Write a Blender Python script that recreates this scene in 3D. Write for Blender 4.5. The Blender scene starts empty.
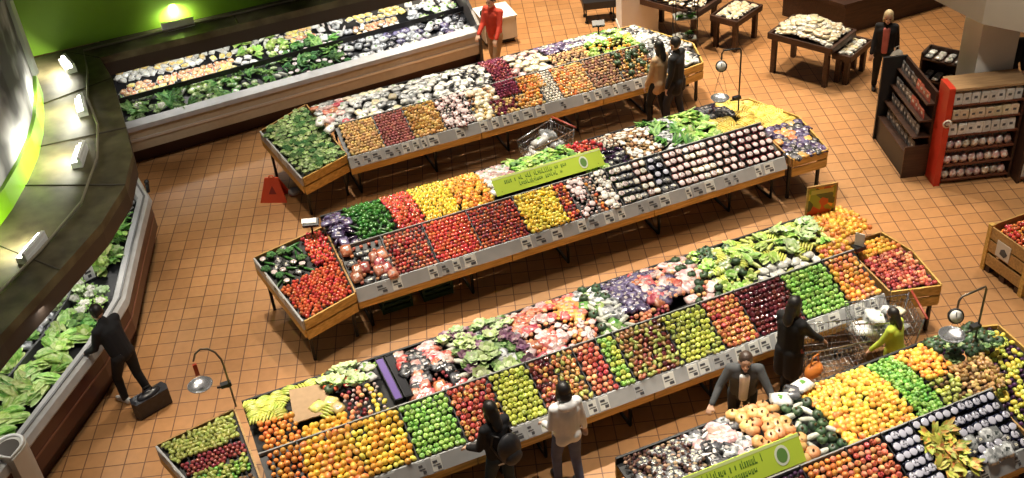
import bpy, bmesh, math, random
from mathutils import Vector, Matrix, Euler, Quaternion
random.seed(7)
PI = math.pi
C = bpy.context.scene.collection
sc = bpy.context.scene
RND = random.Random(11)
U = RND.uniform

# ------------------------------------------------------------------ materials
MATS = {}
def new_mat(name):
    m = bpy.data.materials.new(name); m.use_nodes = True
    nt = m.node_tree; b = nt.nodes['Principled BSDF']
    return m, nt, b
def L(nt, a, b): nt.links.new(a, b)

def plain(name, col, rough=.5, metal=0., noise=0., nscale=12., spec=.5, coat=0., emit=None, estr=0., alpha=1., trans=0.):
    if name in MATS: return MATS[name]
    m, nt, b = new_mat(name)
    c = (*col, 1.)
    b.inputs['Base Color'].default_value = c
    b.inputs['Roughness'].default_value = rough
    b.inputs['Metallic'].default_value = metal
    b.inputs['Specular IOR Level'].default_value = spec
    b.inputs['Coat Weight'].default_value = coat
    if noise > 0:
        tc = nt.nodes.new('ShaderNodeTexCoord'); n = nt.nodes.new('ShaderNodeTexNoise')
        n.inputs['Scale'].default_value = nscale; n.inputs['Detail'].default_value = 4
        L(nt, tc.outputs['Object'], n.inputs['Vector'])
        r = nt.nodes.new('ShaderNodeMapRange'); r.inputs[1].default_value = .3; r.inputs[2].default_value = .7
        r.inputs[3].default_value = 1 - noise; r.inputs[4].default_value = 1 + noise
        L(nt, n.outputs['Fac'], r.inputs[0])
        h = nt.nodes.new('ShaderNodeHueSaturation'); h.inputs['Color'].default_value = c
        L(nt, r.outputs[0], h.inputs['Value']); L(nt, h.outputs[0], b.inputs['Base Color'])
    if emit:
        b.inputs['Emission Color'].default_value = (*emit, 1); b.inputs['Emission Strength'].default_value = estr
    if trans: b.inputs['Transmission Weight'].default_value = trans
    if alpha < 1: b.inputs['Alpha'].default_value = alpha
    MATS[name] = m; return m

def skin_of(name, col, col2=None, rough=.35, hv=.02, vv=.3, nscale=20., sharp=(.42, .58), spec=.5, coat=.2):
    """fruit / leaf skin: two own colours mixed by a noise, with an own tint for every single piece"""
    if name in MATS: return MATS[name]
    m, nt, b = new_mat(name)
    oi = nt.nodes.new('ShaderNodeObjectInfo')
    tc = nt.nodes.new('ShaderNodeTexCoord'); n = nt.nodes.new('ShaderNodeTexNoise')
    n.noise_dimensions = '4D'
    n.inputs['Scale'].default_value = nscale; n.inputs['Detail'].default_value = 3
    mu = nt.nodes.new('ShaderNodeMath'); mu.operation = 'MULTIPLY'; mu.inputs[1].default_value = 37.
    L(nt, oi.outputs['Random'], mu.inputs[0]); L(nt, mu.outputs[0], n.inputs['W'])
    L(nt, tc.outputs['Object'], n.inputs['Vector'])
    r = nt.nodes.new('ShaderNodeMapRange'); r.inputs[1].default_value = sharp[0]; r.inputs[2].default_value = sharp[1]
    L(nt, n.outputs['Fac'], r.inputs[0])
    mx = nt.nodes.new('ShaderNodeMix'); mx.data_type = 'RGBA'
    mx.inputs[6].default_value = (*col, 1); mx.inputs[7].default_value = (*(col2 or tuple(min(1, c * 1.35) for c in col)), 1)
    L(nt, r.outputs[0], mx.inputs[0])
    h = nt.nodes.new('ShaderNodeHueSaturation')
    a = nt.nodes.new('ShaderNodeMapRange'); a.inputs[3].default_value = .5 - hv; a.inputs[4].default_value = .5 + hv
    L(nt, oi.outputs['Random'], a.inputs[0]); L(nt, a.outputs[0], h.inputs['Hue'])
    m7 = nt.nodes.new('ShaderNodeMath'); m7.operation = 'MULTIPLY'; m7.inputs[1].default_value = 7.31
    f7 = nt.nodes.new('ShaderNodeMath'); f7.operation = 'FRACT'
    L(nt, oi.outputs['Random'], m7.inputs[0]); L(nt, m7.outputs[0], f7.inputs[0])
    v = nt.nodes.new('ShaderNodeMapRange'); v.inputs[3].default_value = 1 - vv; v.inputs[4].default_value = 1 + vv * .8
    L(nt, f7.outputs[0], v.inputs[0]); L(nt, v.outputs[0], h.inputs['Value'])
    h.inputs['Saturation'].default_value = .93
    L(nt, mx.outputs[2], h.inputs['Color']); L(nt, h.outputs[0], b.inputs['Base Color'])
    b.inputs['Roughness'].default_value = rough; b.inputs['Specular IOR Level'].default_value = spec
    b.inputs['Coat Weight'].default_value = coat; b.inputs['Coat Roughness'].default_value = .2
    MATS[name] = m; return m

def wood(name, c1, c2, axis='X', scale=3., rough=.5):
    if name in MATS: return MATS[name]
    m, nt, b = new_mat(name)
    tc = nt.nodes.new('ShaderNodeTexCoord'); mp = nt.nodes.new('ShaderNodeMapping')
    s = {'X': (1, 14, 14), 'Y': (14, 1, 14), 'Z': (14, 14, 1)}[axis]
    mp.inputs['Scale'].default_value = tuple(k * scale / 3 for k in s)
    n = nt.nodes.new('ShaderNodeTexNoise'); n.inputs['Scale'].default_value = 2.5; n.inputs['Detail'].default_value = 6
    cr = nt.nodes.new('ShaderNodeValToRGB')
    cr.color_ramp.elements[0].position = .35; cr.color_ramp.elements[0].color = (*c1, 1)
    cr.color_ramp.elements[1].position = .65; cr.color_ramp.elements[1].color = (*c2, 1)
    L(nt, tc.outputs['Object'], mp.inputs[0]); L(nt, mp.outputs[0], n.inputs['Vector'])
    L(nt, n.outputs['Fac'], cr.inputs[0]); L(nt, cr.outputs[0], b.inputs['Base Color'])
    b.inputs['Roughness'].default_value = rough
    MATS[name] = m; return m

PINE = wood('pine_board', (.50, .29, .06), (.74, .48, .13))
PINED = wood('pine_board_worn', (.36, .20, .07), (.52, .31, .10))
DARKWOOD = wood('dark_stained_wood', (.030, .013, .008), (.065, .026, .014))
REDWOOD = wood('red_brown_wood', (.10, .03, .015), (.17, .055, .025))
BLACK = plain('black_plastic', (.012, .012, .014), .45)
BLACKM = plain('black_metal', (.015, .014, .014), .35, .3)
STEEL = plain('steel_wire', (.55, .56, .58), .25, .9)
WHITE = plain('white_plastic', (.80, .80, .78), .4)
OFFW = plain('off_white_enamel', (.62, .61, .57), .45, noise=.06, nscale=3)
GREYP = plain('grey_bumper', (.42, .42, .42), .35, noise=.1, nscale=6)
STRIP = plain('grey_label_strip', (.45, .46, .47), .35, noise=.08, nscale=5)
TAGW = plain('price_card', (.78, .78, .74), .5)
TAGG = plain('price_card_grey', (.48, .49, .50), .5)
INK = plain('dark_print', (.08, .08, .09), .6)
RED = plain('red_paint', (.50, .035, .015), .4)
ORANGEP = plain('orange_red_plastic', (.75, .09, .03), .4)

# ------------------------------------------------------------------ object helpers
def link(name, me, mat=None, parent=None):
    o = bpy.data.objects.new(name, me); C.objects.link(o)
    if mat is not None:
        for m in (mat if isinstance(mat, (list, tuple)) else [mat]):
            me.materials.append(m)
    if parent: o.parent = parent
    return o
def tag(o, label=None, cat=None, group=None, kind=None):
    if label: o['label'] = label
    if cat: o['category'] = cat
    if group: o['group'] = group
    if kind: o['kind'] = kind
    return o
def thing(name, label, cat, loc=(0, 0, 0), rz=0, group=None):
    o = bpy.data.objects.new(name, None); C.objects.link(o)
    o.empty_display_size = .1; o.location = loc; o.rotation_euler = (0, 0, rz)
    return tag(o, label, cat, group)
def copy_tree(o, parent=None):
    c = o.copy(); C.objects.link(c)
    if parent: c.parent = parent
    for ch in o.children: copy_tree(ch, c)
    return c

class MB:
    """collects shapes into one mesh; mi = material slot"""
    def __init__(s): s.v = []; s.f = []; s.m = []; s.sm = []
    def add(s, vs, fs, mi=0, smooth=False, M=None):
        b = len(s.v)
        s.v += [tuple(M @ Vector(p)) if M else tuple(p) for p in vs]
        for f in fs: s.f.append([b + i for i in f]); s.m.append(mi); s.sm.append(smooth)
        return s
    def box(s, c, d, mi=0, M=None, bev=0):
        x, y, z = [k / 2 for k in d]
        vs = [(c[0] + a * x, c[1] + b * y, c[2] + e * z) for a in (-1, 1) for b in (-1, 1) for e in (-1, 1)]
        return s.add(vs, [(0, 1, 3, 2), (4, 6, 7, 5), (0, 4, 5, 1), (2, 3, 7, 6), (0, 2, 6, 4), (1, 5, 7, 3)], mi, False, M)
    def prism(s, pts, z0, z1, mi=0, M=None):
        """plan polygon (counter-clockwise) from z0 to z1; z may be a list per point"""
        n = len(pts); a = z0 if isinstance(z0, (list, tuple)) else [z0] * n; b = z1 if isinstance(z1, (list, tuple)) else [z1] * n
        vs = [(p[0], p[1], a[i]) for i, p in enumerate(pts)] + [(p[0], p[1], b[i]) for i, p in enumerate(pts)]
        fs = [tuple(range(n))[::-1], tuple(range(n, 2 * n))] + [(i, (i + 1) % n, n + (i + 1) % n, n + i) for i in range(n)]
        return s.add(vs, fs, mi, False, M)
    def xsec(s, sec, x0, x1, mi=0):
        """(y,z) section extruded along x"""
        n = len(sec); vs = [(x0, *p) for p in sec] + [(x1, *p) for p in sec]
        fs = [tuple(range(n)), tuple(range(n, 2 * n))[::-1]] + [(i, n + i, n + (i + 1) % n, (i + 1) % n) for i in range(n)]
        return s.add(vs, fs, mi)
    def tube(s, pts, r, n=8, mi=0, M=None, closed=False, flat=1.):
        pts = [Vector(p) for p in pts]; rr = r if isinstance(r, (list, tuple)) else [r] * len(pts)
        vs = []; k = len(pts)
        t0 = (pts[1] - pts[0]).normalized()
        up = Vector((0, 0, 1)) if abs(t0.z) < .9 else Vector((1, 0, 0))
        a = t0.cross(up).normalized()
        for i, p in enumerate(pts):
            if closed: t = (pts[(i + 1) % k] - pts[i - 1]).normalized()
            else: t = (pts[min(i + 1, k - 1)] - pts[max(i - 1, 0)]).normalized()
            a = (a - t * a.dot(t)).normalized(); b = t.cross(a)
            for j in range(n):
                th = 2 * PI * j / n
                vs.append(p + (a * math.cos(th) + b * math.sin(th) * flat) * rr[i])
        fs = []
        for i in range(k if closed else k - 1):
            i2 = (i + 1) % k
            for j in range(n): fs.append((i * n + j, i * n + (j + 1) % n, i2 * n + (j + 1) % n, i2 * n + j))
        if not closed: fs += [tuple(range(n))[::-1], tuple(range((k - 1) * n, k * n))]
        return s.add(vs, fs, mi, True, M)
    def lathe(s, prof, n=12, mi=0, M=None, smooth=True):
        vs = []; fs = []; k = len(prof)
        for r, z in prof:
            for j in range(n): vs.append((r * math.cos(2 * PI * j / n), r * math.sin(2 * PI * j / n), z))
        for i in range(k - 1):
            for j in range(n): fs.append((i * n + j, i * n + (j + 1) % n, (i + 1) * n + (j + 1) % n, (i + 1) * n + j))
        fs += [tuple(range(n))[::-1], tuple(range((k - 1) * n, k * n))]
        return s.add(vs, fs, mi, smooth, M)
    def blob(s, r, sc3=(1, 1, 1), seg=10, rings=7, dimple=0., lump=0., lobes=0, lobe=0., seed=0, taper=0., mi=0, M=None, bend=0.):
        rd = random.Random(seed); ph = [rd.uniform(0, 6.3) for _ in range(6)]
        vs = []; fs = []
        for i in range(rings + 1):
            th = PI * i / rings
            for j in range(seg):
                p = 2 * PI * j / seg
                q = 1 + lump * (math.sin(2 * p + ph[0]) * math.sin(2 * th + ph[1]) + .6 * math.sin(3 * p + ph[2]) * math.sin(th * 3 + ph[3]))
                q *= 1 + lobe * math.cos(lobes * p) * math.sin(th)
                z = math.cos(th); xy = math.sin(th)
                if dimple: z -= dimple * math.exp(-(xy / .38) ** 2) * (1 if z > 0 else -.5)
                xy *= 1 + taper * math.cos(th)
                x, y, zz = r * q * xy * math.cos(p) * sc3[0], r * q * xy * math.sin(p) * sc3[1], r * q * z * sc3[2]
                x += bend * (zz / r) ** 2 * r
                vs.append((x, y, zz))
        for i in range(rings):
            for j in range(seg):
                a, b2, c, d = i * seg + j, i * seg + (j + 1) % seg, (i + 1) * seg + (j + 1) % seg, (i + 1) * seg + j
                fs.append((a, d, c, b2))
        return s.add(vs, fs, mi, True, M)
    def leaf(s, base, d, length, width, curl=.6, rise=.7, n=4, mi=0, ruff=0., rd=None):
        """a leaf patch bowed along its length and across"""
        base = Vector(base); d = Vector((d[0], d[1], 0)).normalized(); side = Vector((-d.y, d.x, 0))
        vs = []; rd = rd or RND
        for i in range(n + 1):
            t = i / n; ang = rise - curl * t * 1.6
            p = base + d * (length * t * math.cos(ang * .8)) + Vector((0, 0, length * (math.sin(rise) * t - curl * .55 * t * t)))
            w = width * math.sin(PI * (.12 + .80 * t)) * .5
            for k, q in ((-1, .18), (0, 0), (1, .18)):
                vs.append(p + side * (k * w) + Vector((0, 0, q * w * (1.6) + rd.uniform(-ruff, ruff))))
        fs = []
        for i in range(n):
            for k in range(2): fs.append((i * 3 + k, i * 3 + k + 1, (i + 1) * 3 + k + 1, (i + 1) * 3 + k))
        return s.add(vs, fs, mi, True)
    def mesh(s, name):
        me = bpy.data.meshes.new(name); me.from_pydata(s.v, [], s.f)
        me.polygons.foreach_set('material_index', s.m); me.polygons.foreach_set('use_smooth', s.sm)
        bm = bmesh.new(); bm.from_mesh(me); bmesh.ops.remove_doubles(bm, verts=bm.verts, dist=1e-5)
        bmesh.ops.recalc_face_normals(bm, faces=bm.faces); bm.to_mesh(me); bm.free()
        return me
    def build(s, name, mat, parent=None): return link(name, s.mesh(name), mat, parent)

# ------------------------------------------------------------------ camera
cam = bpy.data.cameras.new('camera'); co = bpy.data.objects.new('camera', cam); C.objects.link(co); sc.camera = co
pitch, roll, beta = .62002, .09102, math.radians(70.01)
cp, sp_ = math.cos(pitch), math.sin(pitch); cr_, sr_ = math.cos(roll), math.sin(roll)
fw = Vector((0, cp, -sp_)); rt = Vector((1, 0, 0)); dn = Vector((0, -sp_, -cp))
rt2 = rt * cr_ + dn * sr_; dn2 = rt * -sr_ + dn * cr_
RZ = Matrix.Rotation(-(PI / 2 - beta), 3, 'Z')
rt2, dn2, fw = RZ @ rt2, RZ @ dn2, RZ @ fw
Mc = Matrix((rt2, -dn2, -fw)).transposed().to_4x4(); Mc.translation = (0, 0, 10.4)
co.matrix_world = Mc; cam.sensor_width = 36; cam.lens = 1103.8 / 1024 * 36; cam.clip_end = 200

TA = math.radians(71.575)                                   # tile direction in plan
TF = Vector((math.cos(TA), math.sin(TA), 0)); TR = Vector((math.sin(TA), -math.cos(TA), 0))

# ------------------------------------------------------------------ the setting
def floor_mat():
    m, nt, b = new_mat('terracotta_tiles')
    tc = nt.nodes.new('ShaderNodeTexCoord'); mp = nt.nodes.new('ShaderNodeMapping')
    mp.vector_type = 'TEXTURE'; mp.inputs['Rotation'].default_value = (0, 0, TA - PI / 2); mp.inputs['Location'].default_value = (.05, .02, 0)
    br = nt.nodes.new('ShaderNodeTexBrick'); br.offset = 0; br.squash = 1
    br.inputs['Color1'].default_value = (.42, .198, .072, 1); br.inputs['Color2'].default_value = (.50, .243, .093, 1)
    br.inputs['Mortar'].default_value = (.15, .065, .03, 1)
    br.inputs['Scale'].default_value = 1; br.inputs['Mortar Size'].default_value = .0085; br.inputs['Mortar Smooth'].default_value = .3
    br.inputs['Brick Width'].default_value = .267; br.inputs['Row Height'].default_value = .267; br.inputs['Bias'].default_value = 0
    L(nt, tc.outputs['Object'], mp.inputs[0]); L(nt, mp.outputs[0], br.inputs['Vector'])
    # worn, greyer patches of its own shape
    n = nt.nodes.new('ShaderNodeTexNoise'); n.inputs['Scale'].default_value = .45; n.inputs['Detail'].default_value = 4
    L(nt, tc.outputs['Object'], n.inputs['Vector'])
    r = nt.nodes.new('ShaderNodeMapRange'); r.inputs[1].default_value = .42; r.inputs[2].default_value = .66; r.inputs[4].default_value = .5
    L(nt, n.outputs['Fac'], r.inputs[0])
    mx = nt.nodes.new('ShaderNodeMix'); mx.data_type = 'RGBA'; mx.blend_type = 'MULTIPLY'; mx.inputs[7].default_value = (.80, .98, 1.25, 1)
    L(nt, r.outputs[0], mx.inputs[0]); L(nt, br.outputs['Color'], mx.inputs[6])
    n2 = nt.nodes.new('ShaderNodeTexNoise'); n2.inputs['Scale'].default_value = 9; n2.inputs['Detail'].default_value = 5
    L(nt, tc.outputs['Object'], n2.inputs['Vector'])
    r2 = nt.nodes.new('ShaderNodeMapRange'); r2.inputs[3].default_value = .82; r2.inputs[4].default_value = 1.18
    L(nt, n2.outputs['Fac'], r2.inputs[0])
    h = nt.nodes.new('ShaderNodeHueSaturation'); L(nt, mx.outputs[2], h.inputs['Color']); L(nt, r2.outputs[0], h.inputs['Value'])
    L(nt, h.outputs[0], b.inputs['Base Color'])
    r3 = nt.nodes.new('ShaderNodeMapRange'); r3.inputs[3].default_value = .32; r3.inputs[4].default_value = .55
    L(nt, n2.outputs['Fac'], r3.inputs[0]); L(nt, r3.outputs[0], b.inputs['Roughness'])
    bp = nt.nodes.new('ShaderNodeBump'); bp.inputs['Strength'].default_value = .25; bp.inputs['Distance'].default_value = .01; bp.invert = True
    L(nt, br.outputs['Fac'], bp.inputs['Height']); L(nt, bp.outputs[0], b.inputs['Normal'])
    return m
f = MB().box((8, 17, -.05), (34, 34, .1)).build('floor', floor_mat()); tag(f, kind='structure')

GREEN = plain('lime_green_wall', (.16, .32, .008), .6, noise=.08, nscale=1.5)
WALL_Y = 20.6
w = MB().box((2.1, WALL_Y + .1, 3.75), (8.6, .16, 3.5)).build('wall_back', GREEN); tag(w, kind='structure')

# grey-green concrete topped canopy that runs over both coolers
def canopy_mat():
    m, nt, b = new_mat('olive_grey_canopy')
    tc = nt.nodes.new('ShaderNodeTexCoord'); n = nt.nodes.new('ShaderNodeTexNoise'); n.inputs['Scale'].default_value = 3.2; n.inputs['Detail'].default_value = 7
    cr = nt.nodes.new('ShaderNodeValToRGB'); cr.color_ramp.elements[0].position = .3; cr.color_ramp.elements[0].color = (.034, .026, .012, 1)
    cr.color_ramp.elements[1].position = .72; cr.color_ramp.elements[1].color = (.115, .100, .050, 1)
    L(nt, tc.outputs['Object'], n.inputs['Vector']); L(nt, n.outputs['Fac'], cr.inputs[0]); L(nt, cr.outputs[0], b.inputs['Base Color'])
    b.inputs['Roughness'].default_value = .5
    return m
CANM = canopy_mat()
SEAM = plain('canopy_seam', (.035, .028, .015), .6)
can_out = [(-3.5, 10.4), (-2.34, 12.26), (-1.55, 13.33), (-.93, 14.2), (-.48, 15.1), (-.27, 16.0), (-.25, 16.9), (-.25, 18.9), (-.36, 19.88)]
can_in = [(-1.75, 20.5), (-1.5, 19.3), (-1.50, 18.3), (-1.62, 17.0), (-1.9, 15.95), (-2.35, 14.75), (-3.0, 13.6), (-4.3, 11.8)]
cpoly = can_out + [(6.95, 20.02), (6.95, WALL_Y)] + [(-.9, WALL_Y)] + can_in
cano = thing('cooler_canopy', 'olive grey canopy roof curving over the produce coolers beneath the green wall', 'canopy')
MB().prism(cpoly, 1.86, 2.0).build('canopy_slab', CANM, cano)
mb = MB()
edge = can_out + [(6.95, 20.02)]
for a, b in zip(edge, edge[1:]):
    a = Vector((*a, 0)); b = Vector((*b, 0)); t = (b - a).normalized(); nrm = Vector((-t.y, t.x, 0))
    mb.prism([(a + nrm * .0)[:2], (b + nrm * .0)[:2], (b + nrm * .05)[:2], (a + nrm * .05)[:2]], 1.62, 1.87)
mb.build('fascia', plain('fascia_dark', (.03, .02, .014), .5), cano)
# seams across the canopy and the cable running over it
for (a, b) in [((-.48, 15.1), (-1.93, 15.9)), ((-.25, 16.9), (-1.62, 17.0)), ((-.25, 18.9), (-1.5, 18.5)), ((-1.55, 13.33), (-2.45, 14.6)), ((-.36, 19.88), (-.9, 20.5)), ((-2.34, 12.26), (-3.3, 13.1)),
               ((2.2, 19.97), (2.2, 20.59)), ((4.6, 20.0), (4.6, 20.59))]:
    a = Vector((*a, 2.003)); b = Vector((*b, 2.003)); MB().tube([a, b], .014, 4).build('seam', SEAM, cano)
mb = MB(); mb.tube([(-3.55, 11.6, 2.03), (-2.55, 12.85, 2.03), (-1.75, 13.9, 2.03), (-1.12, 14.9, 2.03), (-.78, 16.1, 2.03), (-.66, 17.2, 2.03), (-.72, 18.3, 2.03), (-.62, 19.3, 2.03), (-.6, 20.3, 2.03), (6.9, 20.5, 2.03)], .022, 6)
mb.build('cable', plain('cable_grey', (.20, .17, .12), .5), cano)

# curved mural wall with its green rim
def mural_mat():
    m, nt, b = new_mat('black_white_photo_mural')
    tc = nt.nodes.new('ShaderNodeTexCoord'); w_ = nt.nodes.new('ShaderNodeTexWave'); w_.inputs['Scale'].default_value = .8; w_.inputs['Distortion'].default_value = 7; w_.inputs['Detail'].default_value = 3; w_.inputs['Detail Scale'].default_value = .9
    L(nt, tc.outputs['Object'], w_.inputs['Vector'])
    cr = nt.nodes.new('ShaderNodeValToRGB'); cr.color_ramp.elements[0].position = .1; cr.color_ramp.elements[0].color = (.05, .05, .055, 1)
    cr.color_ramp.elements[1].position = .8; cr.color_ramp.elements[1].color = (.42, .42, .44, 1)
    L(nt, w_.outputs['Fac'], cr.inputs[0]); L(nt, cr.outputs[0], b.inputs['Base Color']); b.inputs['Roughness'].default_value = .7
    return m
arc = [(-1.47, 18.95), (-1.50, 18.2), (-1.56, 17.4), (-1.68, 16.7), (-1.87, 16.0), (-2.12, 15.3), (-2.45, 14.6), (-2.9, 13.85), (-3.5, 13.0), (-4.2, 12.2)]
def offs(pts, d):
    out = []
    for i, p in enumerate(pts):
        a = Vector(pts[max(i - 1, 0)]); b = Vector(pts[min(i + 1, len(pts) - 1)]); t = (b - a).normalized(); out.append((p[0] + t.y * d, p[1] - t.x * d))
    return out
back = offs(arc, .14)
w = MB().prism(arc + back[::-1], 2.34, 6.2).build('wall_left', mural_mat()); tag(w, kind='structure')
f1 = offs(arc, -.06); b1 = offs(arc, .16)
rim = MB().prism(f1 + b1[::-1], 1.99, 2.36).build('trim_1', plain('lime_rim', (.22, .50, .01), .35)); tag(rim, kind='structure')
rim = MB().prism([(-1.41, 18.90), (-1.36, 19.0), (-1.55, 19.03), (-1.60, 18.93)], 2.36, 6.2).build('trim_2', plain('pale_edge', (.35, .38, .34), .4)); tag(rim, kind='structure')

def column(name, cx, cy, w_, h, capw=None, caph=0, cshift=(0, 0)):
    mb = MB(); R = Matrix.Translation((cx, cy, 0)) @ Matrix.Rotation(TA - PI / 2, 4, 'Z')
    mb.box((0, 0, h / 2), (w_, w_, h), M=R)
    mb.box((0, 0, .06), (w_ + .03, w_ + .03, .12), M=R)
    o = mb.build(name, plain('column_paint', (.66, .64, .61), .6, noise=.04, nscale=2)); tag(o, kind='structure'); return o
c1 = column('trim_3', 10.42, 19.55, .78, 5.0)
c2 = column('trim_4', 12.84, 12.17, .62, 2.8)
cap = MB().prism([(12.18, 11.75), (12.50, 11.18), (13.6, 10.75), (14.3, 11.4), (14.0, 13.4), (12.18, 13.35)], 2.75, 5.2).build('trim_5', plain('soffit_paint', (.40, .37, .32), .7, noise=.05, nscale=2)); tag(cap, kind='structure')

# light fixtures on the canopy
def fixture(x, y, rz, label, L_=.55):
    t = thing('light_fixture', label, 'light', (x, y, 2.0), rz, 'strip lights on the canopy')
    MB().box((0, 0, .05), (.16, L_, .10)).box((.05, 0, .12), (.05, L_, .10)).build('housing', WHITE, t)
    tb = MB().tube([(0, -L_ / 2 + .03, .13), (0, L_ / 2 - .03, .13)], .026, 8).build('lamp_tube', plain('lamp_glow', (1, 1, .9), .5, emit=(1, .97, .82), estr=14), t)
    tag(tb, 'glowing white tube')
    la = bpy.data.lights.new('canopy_lamp', 'AREA'); la.shape = 'RECTANGLE'; la.size = .10; la.size_y = L_; la.energy = 40; la.color = (1, .96, .78)
    lo = bpy.data.objects.new('canopy_lamp', la); C.objects.link(lo)
    # shines away from the housing back, low over the canopy
    d = Vector((-math.cos(rz), -math.sin(rz), -.85)).normalized()
    lo.location = Vector((x, y, 2.34)) + Vector((d.x, d.y, 0)).normalized() * .16; lo.rotation_euler = d.to_track_quat('-Z', 'Y').to_euler()
    return t
fixture(-.92, 19.75, math.radians(12), 'white strip light on the canopy at the corner under the green wall')
fixture(-.84, 17.95, math.radians(0), 'glowing strip light on the canopy, second from the back corner')
fixture(-1.02, 16.25, math.radians(-14), 'glowing strip light on the canopy beside the lowest part of the mural')
fixture(-1.85, 13.95, math.radians(-32), 'strip light on the canopy nearest the lower left edge of the photo')
fixture(1.15, 20.42, math.radians(-90), 'white uplight washing the green back wall above the long cooler', .6)

# ------------------------------------------------------------------ produce kinds: shared meshes (variants), radius/height
KINDS = {}
STEM = plain('stem_brown', (.10, .06, .02), .7); CALYX = plain('calyx_green', (.05, .16, .02), .6)
def kind(name, cat, builder, mats, nvar=3, mode='round', h=.0):
    KINDS[name] = dict(cat=cat, meshes=[], mode=mode, h=h)
    for i in range(nvar):
        mb = MB(); builder(mb, i); me = mb.mesh(name)
        for m in mats: me.materials.append(m)
        KINDS[name]['meshes'].append(me)
def k_apple(r):
    def f(mb, i):
        mb.blob(r, (1, 1, .92), 10, 8, dimple=.35, lump=.02, seed=i, taper=.08)
        mb.tube([(0, 0, r * .5), (.004, 0, r * .98)], .003, 4, mi=1)
    return f
def k_round(r, sc3=(1, 1, 1), lump=.03, taper=0, dimple=0): return lambda mb, i: mb.blob(r, sc3, 9, 6, lump=lump, seed=i, taper=taper, dimple=dimple)
def k_tomato(r):
    def f(mb, i):
        mb.blob(r, (1, 1, .82), 10, 7, dimple=.2, lump=.02, lobes=5, lobe=.02, seed=i)
        for k in range(5): mb.leaf((0, 0, r * .66), (math.cos(k * 1.257), math.sin(k * 1.257)), r * .55, r * .22, rise=.15, n=2, mi=1)
    return f
def k_pear(r):
    def f(mb, i):
        mb.lathe([(.001, -r), (r * .75, -r * .8), (r, -.1 * r), (r * .8, r * .6), (r * .48, r * 1.15), (r * .35, r * 1.5), (.002, r * 1.62)], 10)
        mb.tube([(0, 0, r * 1.55), (.006, 0, r * 1.95)], .0035, 4, mi=1)
    return f
def k_pepper(r):
    def f(mb, i):
        mb.blob(r, (1, 1, 1.12), 12, 8, dimple=.3, lobes=4, lobe=.09, seed=i, taper=.12, lump=.03)
        mb.tube([(0, 0, r * .7), (.008, .003, r * 1.4)], .007, 5, mi=1)
    return f
def k_onion(r):
    def f(mb, i): mb.lathe([(.002, -r * .85), (r * .7, -r * .65), (r, 0), (r * .72, r * .62), (r * .22, r * .95), (r * .1, r * 1.35), (.003, r * 1.4)], 10)
    return f
def k_pumpkin(r):
    def f(mb, i):
        mb.blob(r, (1, 1, .76), 16, 8, dimple=.3, lobes=8, lobe=.05, seed=i)
        mb.tube([(0, 0, r * .45), (.01, 0, r * .95)], [.016, .011], 6, mi=1)
    return f
def k_mushroom(r):
    def f(mb, i):
        mb.lathe([(r * .35, -r * .9), (r * .36, -r * .1), (r * .95, 0), (r * .95, r * .25), (r * .6, r * .65), (.002, r * .8)], 9)
    return f
def k_lettuce(r, nl=15, open_=.5):
    def f(mb, i):
        rd = random.Random(i + 5)
        mb.blob(r * .62, (1, 1, .9), 9, 6, lump=.09, seed=i, M=Matrix.Translation((0, 0, r * .62)), mi=1)
        for k in range(nl):
            a = k * 2.4 + rd.uniform(-.2, .2); t = k / nl
            bz = .02 + t * r * .5
            mb.leaf((math.cos(a) * r * .2, math.sin(a) * r * .2, bz), (math.cos(a), math.sin(a)), r * (1.25 - .45 * t), r * .95, curl=.25 + open_ * (1 - t), rise=1.25 - open_ * (1 - t), n=4, mi=0 if k % 3 else 1, ruff=r * .05, rd=rd)
    return f
def k_romaine(l):
    def f(mb, i):
        rd = random.Random(i + 50)
        for k in range(11):
            a = rd.uniform(-.28, .28); y = rd.uniform(-.05, .05)
            mb.leaf((-l * .5, y, .03 + k * .006), (math.cos(a), math.sin(a)), l * rd.uniform(.85, 1.08), l * .30, curl=.25, rise=.25 + .05 * rd.random(), n=5, mi=k % 2, ruff=.010, rd=rd)
        mb.blob(.035, (1.4, 1, .9), 8, 5, M=Matrix.Translation((-l * .48, 0, .04)), mi=1)
    return f
def k_bunch(l, nl=16, wd=.3):
    def f(mb, i):
        rd = random.Random(i + 90)
        for k in range(nl):
            a = rd.uniform(-.75, .75); b = rd.uniform(.3, 1.0)
            mb.leaf((-l * .3 + rd.uniform(-.02, .02), rd.uniform(-.03, .03), .02), (math.cos(a), math.sin(a)), l * rd.uniform(.6, 1.), l * wd, curl=.45, rise=b, n=4, mi=k % 2, ruff=.012, rd=rd)
        for k in range(4): mb.tube([(-l * .55, rd.uniform(-.03, .03), .015), (-l * .15, rd.uniform(-.02, .02), .03)], .007, 5, mi=1)
        mb.tube([(-l * .36, -.035, .02), (-l * .36, 0, .05), (-l * .36, .035, .02)], .006, 5, mi=1)
    return f
def k_broccoli(r):
    def f(mb, i):
        rd = random.Random(i + 20)
        mb.tube([(0, 0, 0), (0, 0, r)], [r * .35, r * .45], 7, mi=1)
        for k in range(13):
            a = k * 2.4; q = math.sqrt(k / 13) * r * .8
            mb.blob(r * .34, (1, 1, .85), 7, 5, lump=.12, seed=k, M=Matrix.Translation((q * math.cos(a), q * math.sin(a), r * 1.15 - q * .35)))
    return f
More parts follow.
